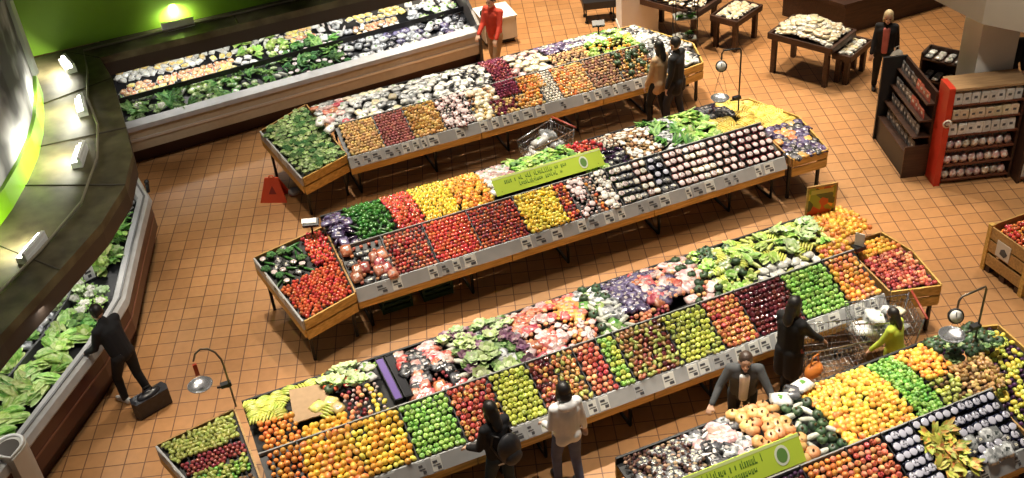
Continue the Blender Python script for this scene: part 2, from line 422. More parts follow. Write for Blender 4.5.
def k_cauli(r):
    def f(mb, i):
        rd = random.Random(i + 33)
        for k in range(11):
            a = k * 2.4; q = math.sqrt(k / 11) * r * .62
            mb.blob(r * .33, (1, 1, .85), 7, 5, lump=.08, seed=k, M=Matrix.Translation((q * math.cos(a), q * math.sin(a), r * .85 - q * .35)), mi=1)
        for k in range(8):
            a = k * .785; mb.leaf((math.cos(a) * r * .4, math.sin(a) * r * .4, .02), (math.cos(a), math.sin(a)), r * .9, r * .7, curl=.2, rise=1.1, n=3, mi=0, rd=rd)
    return f
def k_banana(l):
    def f(mb, i):
        for k in range(5):
            a = (k - 2) * .2; pts = []
            for q in range(7):
                t = q / 6 * 1.5 - .75
                pts.append((l * .5 * math.sin(t) / .68, (k - 2) * .030 + a * .05 * math.cos(t), .02 + l * .35 * (math.cos(t) - .73) + (2 - abs(k - 2)) * .006))
            mb.tube(pts, [.006, .014, .018, .019, .018, .014, .005], 6)
        mb.tube([(-l * .5, -.02, .015), (-l * .56, 0, .02), (-l * .5, .02, .015)], .009, 5, mi=1)
    return f
def k_long(l, r, bend=.0, tip=.5):
    def f(mb, i):
        pts = [(-l / 2 + l * q / 5, bend * math.sin(PI * q / 5), 0) for q in range(6)]
        mb.tube(pts, [r * .5, r * .9, r, r, r * .9, r * tip], 8)
        mb.tube([pts[0], (-l / 2 - .015, 0, .003)], r * .25, 5, mi=1)
    return f
def k_punnet(w_, d, h):
    """clear topped punnet: dark tray (0), fruit (1), pale film blob painted as its reflection (2)"""
    def f(mb, i):
        rd = random.Random(i + 70)
        x, y = w_ / 2, d / 2
        mb.add([(-x * .85, -y * .85, 0), (x * .85, -y * .85, 0), (x * .85, y * .85, 0), (-x * .85, y * .85, 0), (-x, -y, h * .7), (x, -y, h * .7), (x, y, h * .7), (-x, y, h * .7)],
               [(3, 2, 1, 0), (0, 1, 5, 4), (1, 2, 6, 5), (2, 3, 7, 6), (3, 0, 4, 7)], 0)
        nx, ny = 3, max(2, int(3 * d / w_))
        for a in range(nx):
            for b in range(ny):
                mb.blob(w_ / nx * .52, (1, 1, .8), 6, 4, seed=a * 7 + b, M=Matrix.Translation(((a + .5) / nx * w_ * .86 - x * .86, (b + .5) / ny * d * .86 - y * .86, h * .62 + rd.uniform(-.004, .006))), mi=1)
        mb.blob(1., (x * .96, y * .74, h * .18), 10, 6, lump=.08, seed=i, M=Matrix.Translation((rd.uniform(-.1, .1) * x, rd.uniform(-.15, .05) * y, h * .92)), mi=2)
    return f
def k_bag(w_, d, h):
    """filled plastic bag: crinkled pillow with a gathered end and label"""
    def f(mb, i):
        rd = random.Random(i + 110); n = 7; vs = []; fs = []
        for s in (1, -1):
            for a in range(n):
                for b in range(n):
                    u, v = a / (n - 1) * 2 - 1, b / (n - 1) * 2 - 1
                    e = max(0, (1 - abs(u) ** 3) * (1 - abs(v) ** 3)) ** .5
                    vs.append((u * w_ / 2 * (1 - .1 * abs(v)), v * d / 2 * (1 - .12 * abs(u)), h / 2 + s * h / 2 * e + (rd.uniform(-.12, .12) * h if e > 0 else 0)))
        for s in range(2):
            o = s * n * n
            for a in range(n - 1):
                for b in range(n - 1):
                    q = (o + a * n + b, o + (a + 1) * n + b, o + (a + 1) * n + b + 1, o + a * n + b + 1); fs.append(q)
        mb.add(vs, fs, 0, True)
        mb.box((w_ * rd.uniform(-.12, .12), d * rd.uniform(-.1, .1), h * .97), (w_ * .26, d * .20, h * .09), 1, M=Matrix.Rotation(rd.uniform(-.5, .5), 4, 'Z'))
    return f
def k_pack(w_, d, h):
    """shrink wrapped block on a tray with a label"""
    def f(mb, i):
        mb.prism([(-w_ / 2, -d / 2), (w_ / 2, -d / 2), (w_ / 2, d / 2), (-w_ / 2, d / 2)], 0, h * .35, 2)
        mb.blob(.5, (w_ * 1.05, d * 1.05, h * 1.1), 10, 7, lump=.05, seed=i, M=Matrix.Translation((0, 0, h * .5)))
        mb.box((w_ * .08, 0, h * 1.0), (w_ * .24, d * .26, h * .08), 1)
    return f
def k_jar(r, h):
    def f(mb, i): mb.lathe([(r * .9, 0), (r, h * .05), (r, h * .7), (r * .75, h * .8)], 10); mb.lathe([(r * .8, h * .8), (r * .8, h), (r * .75, h * 1.02)], 10, mi=1)
    return f
def k_carton(w_, d, h):
    def f(mb, i):
        mb.prism([(-w_ / 2, -d / 2), (w_ / 2, -d / 2), (w_ / 2, d / 2), (-w_ / 2, d / 2)], 0, h * .9)
        mb.prism([(-w_ / 2 + .006, -d / 2 + .006), (w_ / 2 - .006, -d / 2 + .006), (w_ / 2 - .006, d / 2 - .006), (-w_ / 2 + .006, d / 2 - .006)], h * .9, h)
        mb.box((0, -d / 2 - .002, h * .5), (w_ * .4, .004, h * .22), 1)
    return f

S = skin_of
r_ = .037
kind('yellow_green_apple', 'apple', k_apple(r_), [S('sk_ygapple', (.50, .58, .045), (.66, .70, .10)), STEM])
kind('green_apple', 'apple', k_apple(r_), [S('sk_gapple', (.20, .47, .045), (.36, .62, .12)), STEM])
kind('red_apple', 'apple', k_apple(r_), [S('sk_rapple', (.42, .030, .020), (.60, .10, .05)), STEM])
kind('striped_apple', 'apple', k_apple(r_), [S('sk_sapple', (.58, .10, .03), (.70, .42, .08), hv=.015), STEM])
kind('dark_apple', 'apple', k_apple(r_), [S('sk_dapple', (.075, .006, .010), (.16, .015, .02), rough=.2, coat=.6), STEM])
kind('brown_pear', 'pear', k_pear(.030), [S('sk_bpear', (.33, .17, .04), (.45, .26, .07)), STEM])
kind('green_pear', 'pear', k_pear(.031), [S('sk_gpear', (.34, .42, .07), (.48, .50, .11)), STEM])
kind('red_pear', 'pear', k_pear(.031), [S('sk_rpear', (.34, .05, .03), (.45, .20, .06)), STEM])
kind('orange', 'orange', k_round(.040), [S('sk_orange', (.82, .27, .012), (.90, .38, .03))])
kind('yellow_orange', 'citrus fruit', k_round(.042), [S('sk_yorange', (.84, .44, .012), (.92, .55, .03))])
kind('small_orange', 'orange', k_round(.032, (1, 1, .85)), [S('sk_mandarin', (.85, .24, .01), (.92, .36, .03))])
kind('lemon', 'lemon', k_round(.033, (1, 1, 1.3)), [S('sk_lemon', (.88, .68, .03), (.92, .78, .10))])
kind('lime', 'lime', k_round(.028, (1, 1, 1.15)), [S('sk_lime', (.09, .30, .02), (.22, .48, .05))])
kind('mango', 'mango', k_round(.042, (1, .8, 1.35)), [S('sk_mango', (.85, .50, .03), (.80, .25, .03))])
kind('peach', 'peach', k_round(.036, dimple=.15), [S('sk_peach', (.78, .20, .09), (.90, .46, .20), rough=.6, coat=0)])
kind('plum', 'plum', k_round(.027, (1, 1, 1.1)), [S('sk_plum', (.045, .012, .060), (.10, .03, .12), rough=.3)])
kind('red_plum', 'plum', k_round(.028), [S('sk_rplum', (.26, .02, .03), (.40, .07, .07), rough=.25)])
kind('brown_fruit', 'fruit', k_round(.028, (1, 1, 1.15)), [S('sk_kiwi', (.17, .09, .035), (.30, .17, .06), rough=.7, coat=0)])
kind('fig', 'fig', k_onion(.026), [S('sk_fig', (.07, .02, .035), (.20, .10, .06), rough=.5)])
kind('tomato', 'tomato', k_tomato(.033), [S('sk_tomato', (.66, .045, .012), (.75, .10, .02), rough=.2, coat=.5), CALYX])
kind('small_red_tomato', 'tomato', k_tomato(.028), [S('sk_ctom', (.58, .05, .012), (.70, .12, .03), rough=.2, coat=.5), CALYX])  # the same red tomatoes, modelled smaller as a kind of their own
kind('long_red_tomato', 'tomato', k_round(.030, (1, 1, 1.2)), [S('sk_pltom', (.68, .055, .012), (.76, .13, .03), rough=.2, coat=.5)])  # also the same red tomatoes, modelled elongated as another kind
kind('pale_tomato', 'tomato', k_tomato(.030), [S('sk_ptomato', (.66, .13, .06), (.70, .25, .12), rough=.2, coat=.5), CALYX])
kind('orange_tomato', 'tomato', k_tomato(.033), [S('sk_otomato', (.85, .20, .01), (.90, .32, .02), rough=.2, coat=.5), CALYX])
kind('yellow_pepper', 'pepper', k_pepper(.038), [S('sk_ypep', (.88, .55, .01), (.95, .66, .02), rough=.2, coat=.6), CALYX])
kind('orange_pepper', 'pepper', k_pepper(.038), [S('sk_opep', (.88, .28, .01), (.92, .38, .02), rough=.2, coat=.6), CALYX])
kind('red_pepper', 'pepper', k_pepper(.038), [S('sk_rpep', (.62, .03, .01), (.74, .07, .02), rough=.2, coat=.6), CALYX])
kind('green_pepper', 'pepper', k_pepper(.038), [S('sk_gpep', (.03, .15, .015), (.06, .26, .03), rough=.2, coat=.6), CALYX])
kind('yellow_potato', 'potato', k_round(.030, (1.25, 1, .85), .07), [S('sk_ypot', (.66, .40, .11), (.80, .54, .20), rough=.7, coat=0)])
kind('brown_potato', 'potato', k_round(.031, (1.35, 1, .85), .07), [S('sk_bpot', (.42, .24, .09), (.60, .36, .15), rough=.8, coat=0)])
kind('red_potato', 'potato', k_round(.028, (1.2, 1, .9), .06), [S('sk_rpot', (.34, .07, .06), (.50, .17, .14), rough=.6, coat=0)])
kind('dark_yam', 'sweet potato', k_round(.033, (1.7, .9, .8), .08), [S('sk_yam', (.17, .07, .04), (.32, .14, .08), rough=.8, coat=0)])
kind('yellow_onion', 'onion', k_onion(.034), [S('sk_yon', (.68, .36, .08), (.78, .50, .16), rough=.35)])
kind('red_onion', 'onion', k_onion(.032), [S('sk_ron', (.20, .02, .06), (.36, .06, .13), rough=.3)])
kind('garlic', 'garlic', k_onion(.024), [S('sk_garlic', (.74, .66, .62), (.80, .58, .58), rough=.5, coat=0)])
kind('white_mushroom', 'mushroom', k_mushroom(.028), [S('sk_mush', (.70, .62, .50), (.82, .77, .68), rough=.7, coat=0)])
kind('brown_mushroom', 'mushroom', k_mushroom(.030), [S('sk_bmush', (.34, .20, .11), (.50, .33, .20), rough=.7, coat=0)])
kind('pumpkin', 'pumpkin', k_pumpkin(.085), [S('sk_pump', (.78, .33, .08), (.85, .48, .18), rough=.5), STEM])
kind('dark_squash', 'squash', k_pumpkin(.065), [S('sk_squash', (.02, .05, .025), (.06, .13, .05), rough=.5), STEM])
kind('pale_squash', 'squash', k_long(.19, .036, tip=.9), [S('sk_psq', (.60, .62, .50), (.74, .74, .66), rough=.4), CALYX])
kind('lettuce', 'lettuce', k_lettuce(.105), [S('sk_let', (.22, .48, .035), (.42, .66, .10), rough=.5, coat=0, nscale=30), S('sk_let2', (.45, .62, .16), (.60, .72, .30), rough=.5, coat=0)], mode='sit')
kind('dark_lettuce', 'leafy greens', k_lettuce(.10, 16, .7), [S('sk_dlet', (.035, .14, .015), (.10, .30, .04), rough=.5, coat=0, nscale=30), S('sk_dlet2', (.16, .36, .05), (.24, .46, .10), rough=.5, coat=0)], mode='sit')
kind('cabbage', 'cabbage', k_lettuce(.095, 10, .15), [S('sk_cab', (.36, .55, .17), (.55, .70, .33), rough=.45, coat=0), S('sk_cab2', (.55, .68, .34), (.68, .78, .50), rough=.45, coat=0)], mode='sit')
kind('small_cabbage', 'small cabbage', k_lettuce(.055, 9, .1), [S('sk_scab', (.24, .42, .10), (.42, .58, .22), rough=.45, coat=0), S('sk_scab2', (.45, .60, .25), (.60, .72, .40), rough=.45, coat=0)], mode='sit')
kind('purple_cabbage', 'cabbage', k_lettuce(.085, 10, .15), [S('sk_pcab', (.16, .06, .13), (.30, .16, .22), rough=.4, coat=0), S('sk_pcab2', (.24, .10, .22), (.40, .28, .30), rough=.4, coat=0)], mode='sit')
kind('cauliflower', 'cauliflower', k_cauli(.10), [S('sk_cleaf', (.18, .40, .06), (.34, .55, .14), coat=0), S('sk_cauli', (.74, .74, .60), (.82, .80, .70), rough=.7, coat=0)], mode='sit')
kind('romaine', 'lettuce', k_romaine(.30), [S('sk_rom', (.20, .46, .03), (.36, .62, .08), rough=.45, coat=0), S('sk_rom2', (.38, .62, .12), (.58, .74, .28), rough=.45, coat=0)], mode='sit')
kind('herb_bunch', 'herbs', k_bunch(.22, 18, .26), [S('sk_herb', (.03, .14, .012), (.09, .28, .03), rough=.5, coat=0), S('sk_herb2', (.10, .30, .03), (.22, .42, .08), rough=.5, coat=0)], mode='sit')
kind('leafy_bunch', 'greens', k_bunch(.26, 16, .36), [S('sk_bun', (.16, .40, .03), (.30, .56, .07), rough=.5, coat=0), S('sk_bun2', (.46, .62, .12), (.64, .74, .25), rough=.5, coat=0)], mode='sit')
kind('flower_bunch', 'flowers', k_bunch(.17, 16, .34), [S('sk_fl', (.56, .60, .05), (.75, .68, .10), rough=.5, coat=0), S('sk_fl2', (.42, .50, .05), (.75, .28, .04), rough=.5, coat=0)], mode='sit')
kind('broccoli', 'broccoli', k_broccoli(.075), [S('sk_broc', (.035, .13, .03), (.09, .24, .06), rough=.8, coat=0), S('sk_brocs', (.22, .36, .12), (.30, .44, .18), coat=0)], mode='sit')
kind('artichoke', 'artichoke', k_lettuce(.062, 13, .25), [S('sk_art', (.10, .22, .05), (.24, .40, .12), rough=.5, coat=0), S('sk_art2', (.26, .40, .13), (.42, .55, .26), rough=.5, coat=0)], mode='sit')
kind('banana_bunch', 'bananas', k_banana(.20), [S('sk_ban', (.85, .58, .05), (.90, .70, .14), hv=.01), STEM], mode='sit')
kind('green_banana_bunch', 'bananas', k_banana(.18), [S('sk_gban', (.50, .62, .06), (.72, .72, .12), hv=.02), CALYX], mode='sit')
kind('corn_cob', 'corn', k_long(.20, .030), [S('sk_corn', (.52, .66, .10), (.72, .76, .22), coat=0), CALYX], mode='low')
kind('cucumber', 'cucumber', k_long(.22, .021), [S('sk_cuc', (.02, .10, .015), (.05, .20, .03)), CALYX], mode='low')
kind('eggplant', 'eggplant', k_long(.17, .036, tip=.8), [S('sk_egg', (.015, .006, .022), (.035, .012, .05), rough=.15, coat=.6), CALYX], mode='low')
kind('carrot', 'carrot', k_long(.19, .017, tip=.25), [S('sk_car', (.80, .24, .02), (.85, .34, .04)), CALYX], mode='low')
kind('white_radish', 'radish', k_long(.20, .024, tip=.3), [S('sk_rad', (.74, .72, .66), (.80, .70, .70)), CALYX], mode='low')
FILM = plain('film_sheen_pink', (.74, .62, .62), .12, coat=.6); FILMD = plain('film_sheen_lilac', (.50, .50, .60), .12, coat=.6)  # opaque pale film colours stand in for reflections on clear lids
FILMC = plain('tray_label', (.80, .78, .72), .3)
def pun(name, cat, c1, c2, film, tray=BLACK, dims=(.105, .13, .06)): kind(name, cat, k_punnet(*dims), [tray, S('sk_' + name, c1, c2, rough=.2, coat=.5), film], mode='sit')
pun('berry_punnet', 'berries', (.40, .03, .04), (.55, .12, .12), FILM)
pun('pink_punnet', 'packed fruit', (.50, .16, .13), (.62, .30, .24), FILM)
pun('blueberry_punnet', 'berries', (.012, .014, .045), (.035, .04, .10), FILMD)
pun('tomato_punnet', 'packed tomatoes', (.62, .10, .04), (.70, .22, .10), FILM)
pun('green_punnet', 'packed greens', (.05, .12, .03), (.12, .22, .06), FILM)
pun('mushroom_punnet', 'packed mushrooms', (.66, .50, .34), (.80, .68, .52), FILMC, tray=plain('tray_blue', (.10, .12, .20), .4))
pun('nut_punnet', 'packed nuts', (.52, .30, .12), (.66, .44, .22), FILMC)
PW = plain('bag_print', (.45, .40, .38), .35)
def bag(name, c1, c2, lab=PW, dims=(.17, .21, .07)): kind(name, 'bagged produce', k_bag(*dims), [S('sk_' + name, c1, c2, rough=.18, coat=.7, nscale=14, hv=.03), lab], mode='sit')
bag('white_bag', (.60, .60, .58), (.82, .82, .80), plain('lab_green', (.12, .3, .05), .4))
bag('grey_bag', (.22, .23, .24), (.66, .68, .70), plain('lab_dark', (.04, .05, .05), .4))
bag('pink_bag', (.60, .30, .28), (.80, .62, .60))
bag('cream_bag', (.66, .54, .34), (.80, .72, .55))
bag('green_bag', (.10, .28, .04), (.34, .52, .14))
bag('purple_bag', (.055, .030, .085), (.20, .17, .32))
bag('dark_bag', (.018, .018, .020), (.14, .14, .16))
bag('red_bag', (.46, .05, .03), (.66, .22, .16))
bag('orange_bag', (.78, .26, .04), (.85, .44, .16))
bag('yellow_bag', (.80, .62, .12), (.85, .76, .30))
WT = plain('white_tray', (.75, .75, .72), .4)
def pack(name, cat, c1, c2, dims=(.15, .11, .05), tray=WT): kind(name, cat, k_pack(*dims), [S('sk_' + name, c1, c2, rough=.25, coat=.5), plain('lab_y', (.70, .66, .5), .4), tray], mode='sit')
pack('cheese_pack', 'packaged food', (.70, .60, .38), (.80, .73, .55))
pack('bread_pack', 'packaged food', (.60, .46, .26), (.72, .62, .42))
pack('cut_fruit_pack', 'cut fruit', (.66, .24, .10), (.78, .50, .24))
pack('yellow_pack', 'cut fruit', (.80, .58, .10), (.82, .70, .30))
pack('white_pack', 'packaged food', (.66, .66, .62), (.80, .80, .76))
pack('salad_pack', 'packed salad', (.12, .24, .05), (.48, .55, .28), tray=BLACK)
pack('dark_pack', 'packaged food', (.03, .03, .035), (.25, .25, .27), tray=BLACK)
kind('white_carton', 'carton', k_carton(.130, .12, .20), [S('sk_wcart', (.62, .61, .56), (.72, .70, .66), hv=.0, vv=.12), INK], mode='sit')
kind('cream_carton', 'carton', k_carton(.130, .12, .17), [S('sk_ccart', (.60, .48, .30), (.72, .62, .44), vv=.15), INK], mode='sit')
kind('snack_bag', 'snack bag', k_bag(.13, .14, .15), [S('sk_snack', (.50, .28, .22), (.78, .74, .68), hv=.06, coat=.5), plain('lab_s', (.5, .12, .06), .4)], mode='sit')
kind('spice_jar', 'jar', k_jar(.035, .10), [S('sk_jar', (.32, .20, .12), (.6, .5, .4)), BLACK], mode='sit')
kind('dark_card', 'packet', k_carton(.11, .012, .16), [S('sk_card', (.025, .025, .03), (.16, .16, .16), hv=.0), plain('card_lab', (.45, .42, .38), .4)], mode='sit')
kind('red_card', 'packet', k_carton(.11, .012, .16), [S('sk_rcard', (.30, .03, .02), (.45, .08, .05), hv=.0), plain('card_lab', (.45, .42, .38), .4)], mode='sit')

COUNT = {}
LEAFY = {'lettuce': .72, 'romaine': .74, 'leafy_bunch': .74, 'dark_lettuce': .8, 'green_banana_bunch': .95}
def place(kname, pos, nrm_tilt, group, label, yaw=None, scale=1.):
    if pos[1] > 7 and pos[0] > 1.9: scale *= LEAFY.get(kname, 1.)
    K = KINDS[kname]; me = RND.choice(K['meshes'])
    key = kname
    if key not in COUNT:
        COUNT[key] = bpy.data.objects.new(kname, me); o = COUNT[key]; proto = True
        C.objects.link(o)
    else:
        o = COUNT[key].copy(); o.data = me; C.objects.link(o)
    md = K['mode']
    if md == 'round':
        hz = max(abs(v.co.z) for v in me.vertices) if 'rz' not in K else K['rz']; K['rz'] = hz
        loc = Vector(pos) + nrm_tilt @ Vector((0, 0, hz * scale))
        q = nrm_tilt @ Euler((U(-.5, .5), U(-.5, .5), U(0, 6.28))).to_matrix()
        if kname.endswith('pear') or kname in ('mango', 'lemon', 'lime'):
            q = nrm_tilt @ Euler((U(.9, 1.5), 0, 0)).to_matrix(); q = nrm_tilt @ Euler((0, 0, U(0, 6.28))).to_matrix() @ nrm_tilt.inverted() @ q
            loc = Vector(pos) + nrm_tilt @ Vector((0, 0, hz * .8 * scale))
    else:
        up = .022 if md == 'low' else 0.
        loc = Vector(pos) + nrm_tilt @ Vector((0, 0, up * scale))
        q = nrm_tilt @ Euler((U(-.08, .08), U(-.08, .08), U(0, 6.28) if yaw is None else yaw + U(-.15, .15))).to_matrix()
    o.location = loc; o.rotation_mode = 'XYZ'; o.rotation_euler = q.to_euler(); o.scale = (scale,) * 3
    tag(o, label, K['cat'], group)
    return o

PREP = ['at', 'beside', 'in', 'left', 'right', 'between', 'behind', 'low', 'high', 'on', 'under', 'by', 'near', 'next', 'along', 'below', 'above', 'heaped', 'from', 'cut']
def own_words(kname, text):
    """the piece's own kind, then where it lies"""
    w_ = text.split()
    k = next((i for i, q in enumerate(w_) if q in PREP and i > 0), None)
    if k is None: return kname.replace('_', ' ') + ' among the ' + text
    return ' '.join((kname.replace('_', ' ') + ' ' + ' '.join(w_[k:])).split()[:16])
def fill(surf, u0, u1, v0, v1, kinds, pitch, group, label, jit=.12, yaw=None, keep=1., shape=None, scale=1., sv=.06):
    """rows of single pieces over a surface patch; surf(u,v) -> (point, tilt matrix)"""
    pu, pv = pitch if isinstance(pitch, tuple) else (pitch, pitch)
    nv = max(1, int(round((v1 - v0) / (pv * .88)))); nu = max(1, int(round((u1 - u0) / (pu * .97))))
    n = 0
    for j in range(nv):
        for i in range(nu):
            off = .5 if nv == 1 or nu == 1 else (.3 if j % 2 else .7)
            u = u0 + (i + off) / nu * (u1 - u0); v = v0 + (j + .5) / nv * (v1 - v0)
            if RND.random() > keep: continue
            if shape and not shape(u, v): continue
            u += U(-jit, jit) * pu; v += U(-jit, jit) * pv
            p, M = surf(u, v)
            k = kinds if isinstance(kinds, str) else RND.choice(kinds)
            mixed = not isinstance(kinds, str) and len(set(kinds)) > 1
            place(k, p, M, own_words(k, group) if mixed else group, own_words(k, label) if mixed else label, yaw, scale * (1 + U(-sv, sv))); n += 1
            if n >= 300: return n
    return n

# ------------------------------------------------------------------ produce stands
TILT = math.atan(.43)
RT = Matrix.Rotation(TILT, 3, 'X'); R0 = Matrix.Identity(3)
def front_surf(Yf):
    return lambda x, d: (Vector((x, Yf + d, .79 + .43 * d)), RT)
def back_surf(Yf, dome=.10):
    def s(x, d):
        t = (d - .74) / 1.0; z = .98 + dome * math.sin(PI * max(0, min(1, t)))
        sl = dome * PI * math.cos(PI * max(0, min(1, t)))
        return Vector((x, Yf + d, z)), Matrix.Rotation(math.atan(sl), 3, 'X')
    return s
def stand(name, Yf, x0, x1, label, dividers, seed, legx):
    rd = random.Random(seed)
    t = thing(name, label, 'produce stand', ((x0 + x1) / 2, Yf + .85, 0))
    ox, oy = (x0 + x1) / 2, Yf + .85
    def P(mb, nm, mat, par=t):
        o = mb.build(nm, mat, par); o.location = (-ox, -oy, 0); return o
    # tray boards: sloping front, raised back
    P(MB().xsec([(Yf, .74), (Yf + .70, 1.04), (Yf + .70, 1.075), (Yf, .775)], x0, x1), 'front_tray', BLACK)
    P(MB().xsec([(Yf + .70, .90), (Yf + 1.80, .90), (Yf + 1.80, .93), (Yf + .70, .93)], x0, x1).xsec([(Yf + 1.78, .9), (Yf + 1.81, .9), (Yf + 1.81, 1.02), (Yf + 1.78, 1.02)], x0, x1), 'back_tray', BLACK)
    P(MB().xsec([(Yf + .695, 1.0), (Yf + .715, 1.0), (Yf + .715, 1.12), (Yf + .695, 1.12)], x0, x1), 'ridge_rail', plain('rail_grey', (.30, .30, .29), .4))
    # sloped ticket strip and the pine board below it
    P(MB().xsec([(Yf - .10, .66), (Yf + .0, .83), (Yf + .02, .83), (Yf + .02, .66)], x0, x1), 'ticket_strip', STRIP)
    for a in range(int((x1 - x0) / 2.4) + 1):
        xa = x0 + a * 2.4; xb = min(x1, xa + 2.385)
        if xb - xa > .2: P(MB().box(((xa + xb) / 2, Yf - .075, .60), (xb - xa, .03, .13)), 'front_board', PINE)
    P(MB().box(((x0 + x1) / 2, Yf + 1.80, .78), (x1 - x0, .03, .22)), 'back_board', PINE)
    P(MB().box(((x0 + x1) / 2, Yf + .45, .70), (x1 - x0 - .1, .06, .07)).box(((x0 + x1) / 2, Yf + 1.35, .78), (x1 - x0 - .1, .06, .07)), 'frame', BLACKM)
    # sled legs
    for x in legx:
        mb = MB()
        mb.tube([(x, Yf + .10, .68), (x, Yf + .10, .03), (x, Yf + 1.55, .03), (x, Yf + 1.55, .86)], .024, 6)
        P(mb, 'leg', BLACKM)
    # dividers between the bins of the sloping front
    for x in dividers:
        P(MB().add([(x - .008, Yf + .01, .78), (x + .008, Yf + .01, .78), (x + .008, Yf + .70, 1.08), (x - .008, Yf + .70, 1.08), (x - .008, Yf + .01, .83), (x + .008, Yf + .01, .83), (x + .008, Yf + .70, 1.13), (x - .008, Yf + .70, 1.13)],
                   [(0, 1, 2, 3), (7, 6, 5, 4), (0, 4, 5, 1), (1, 5, 6, 2), (2, 6, 7, 3), (3, 7, 4, 0)]), 'divider', BLACK)
    # price tags on the strip
    x = x0 + .08; n = 0
    while x < x1 - .2 and n < 60:
        w_ = rd.uniform(.09, .19)
        if rd.random() < .86:
            a = Vector((Yf - .094, .672, 0)); b = Vector((Yf - .008, .818, 0)); nn = Vector((-.17, .10, 0)).normalized() * .004
            q = [(a + nn), (b + nn)]
            mb = MB().add([(x, q[0].x, q[0].y), (x + w_, q[0].x, q[0].y), (x + w_, q[1].x, q[1].y), (x, q[1].x, q[1].y), (x, a.x + .004, a.y), (x + w_, a.x + .004, a.y), (x + w_, b.x + .004, b.y), (x, b.x + .004, b.y)],
                          [(0, 1, 2, 3), (7, 6, 5, 4), (0, 4, 5, 1), (1, 5, 6, 2), (2, 6, 7, 3), (3, 7, 4, 0)])
            for k, (f0, f1, g0, g1) in enumerate([(.12, .6, .62, .80), (.12, .85, .42, .5), (.5, .9, .12, .34)]):
                m1 = a + (b - a) * g0 + nn * 1.5; m2 = a + (b - a) * g1 + nn * 1.5
                mb.add([(x + w_ * f0, m1.x, m1.y), (x + w_ * f1, m1.x, m1.y), (x + w_ * f1, m2.x, m2.y), (x + w_ * f0, m2.x, m2.y)], [(0, 1, 2, 3)], 1)
            P(mb, 'price_tag', [TAGW if rd.random() < .6 else TAGG, INK]); n += 1
        x += w_ + rd.uniform(.02, .10 if rd.random() < .8 else .35)
    return t

def endbin(name, poly, label, zf=.84, zb=.98, side_tags=True, tag_edge=(0, 1), boards=(1, 2), seed=3, legs=None):
    """angled timber end bin; poly counter-clockwise; returns the surface function"""
    cx = sum(p[0] for p in poly) / len(poly); cy = sum(p[1] for p in poly) / len(poly)
    t = thing(name, label, 'produce bin', (cx, cy, 0))
    ymin = min(p[1] for p in poly); ymax = max(p[1] for p in poly)
    zt = lambda y: zf + (zb - zf) * (y - ymin) / (ymax - ymin)
    loc = [(p[0] - cx, p[1] - cy) for p in poly]; n = len(poly)
    zs = [zt(p[1]) for p in poly]
    MB().prism(loc, [z - .10 for z in zs], [z - .06 for z in zs]).build('tray', BLACK, t)
    for i in range(n):
        a, b = Vector(loc[i]), Vector(loc[(i + 1) % n]); za, zb_ = zs[i], zs[(i + 1) % n]
        d = (b - a).normalized(); nn = Vector((d.y, -d.x)) * .025; a2, b2 = a + d * .003, b - d * .003
        pts = [tuple(a2), tuple(a2 + nn), tuple(b2 + nn), tuple(b2)]
        if i in tag_edge:
            MB().prism(pts, [za - .16] * 2 + [zb_ - .16] * 2, [za] * 2 + [zb_] * 2).build('ticket_strip', STRIP, t)
            MB().prism(pts, [za - .30] * 2 + [zb_ - .30] * 2, [za - .165] * 2 + [zb_ - .165] * 2).build('side_board', PINE, t)
            ln = (b - a).length; k = 4
            for q in range(k):
                s0 = (q + .12) / k; s1 = (q + .12 + (.62 if q % 2 else .45)) / k
                p0 = a + (b - a) * s0 + nn * 1.02; p1 = a + (b - a) * s1 + nn * 1.02; e = nn * .2
                z0 = za + (zb_ - za) * s0; z1 = za + (zb_ - za) * s1
                MB().prism([tuple(p0), tuple(p0 + e), tuple(p1 + e), tuple(p1)], [z0 - .145] * 2 + [z1 - .145] * 2, [z0 - .015] * 2 + [z1 - .015] * 2).build('price_tag', TAGW if q % 3 else TAGG, t)
        elif i in boards:
            MB().prism(pts, [za - .15] * 2 + [zb_ - .15] * 2, [za] * 2 + [zb_] * 2).build('side_board', PINE, t)
            MB().prism(pts, [za - .33] * 2 + [zb_ - .33] * 2, [za - .18] * 2 + [zb_ - .18] * 2).build('side_board', PINE, t)
        else:
            MB().prism(pts, [za - .15] * 2 + [zb_ - .15] * 2, [za] * 2 + [zb_] * 2).build('inner_board', PINED, t)
    for p in (legs or [0, 1, 2, 3]):
        q = Vector(loc[p]) * .86; MB().box((q.x, q.y, (zs[p] - .1) / 2), (.045, .045, zs[p] - .1)).build('leg', BLACKM, t)
    def surf(x, y):
        return Vector((x, y, zt(y) - .055)), Matrix.Rotation(math.atan((zb - zf) / (ymax - ymin)), 3, 'X')
    def inside(x, y, m=.035):
        for i in range(n):
            a, b = Vector(poly[i]), Vector(poly[(i + 1) % n]); d = (b - a).normalized()
            if (Vector((x, y)) - a).dot(Vector((-d.y, d.x))) < m: return False
        return True
    return surf, inside
def fill_bin(sf, poly, kinds, pitch, group, label, cond=None, **kw):
    s, ins = sf
    xs = [p[0] for p in poly]; ys = [p[1] for p in poly]
    return fill(s, min(xs), max(xs), min(ys), max(ys), kinds, pitch, group, label, shape=lambda x, y: ins(x, y) and (cond is None or cond(x, y)), **kw)

Y1, Y2, Y3, Y4 = 16.13, 12.55, 9.0, 6.05
fr = {1: front_surf(Y1), 2: front_surf(Y2), 3: front_surf(Y3), 4: front_surf(Y4)}
bk = {1: back_surf(Y1), 2: back_surf(Y2), 3: back_surf(Y3), 4: back_surf(Y4)}

SN = {1: 'the farthest stand', 2: 'the middle stand', 3: 'the long near stand', 4: 'the nearest stand at lower right'}
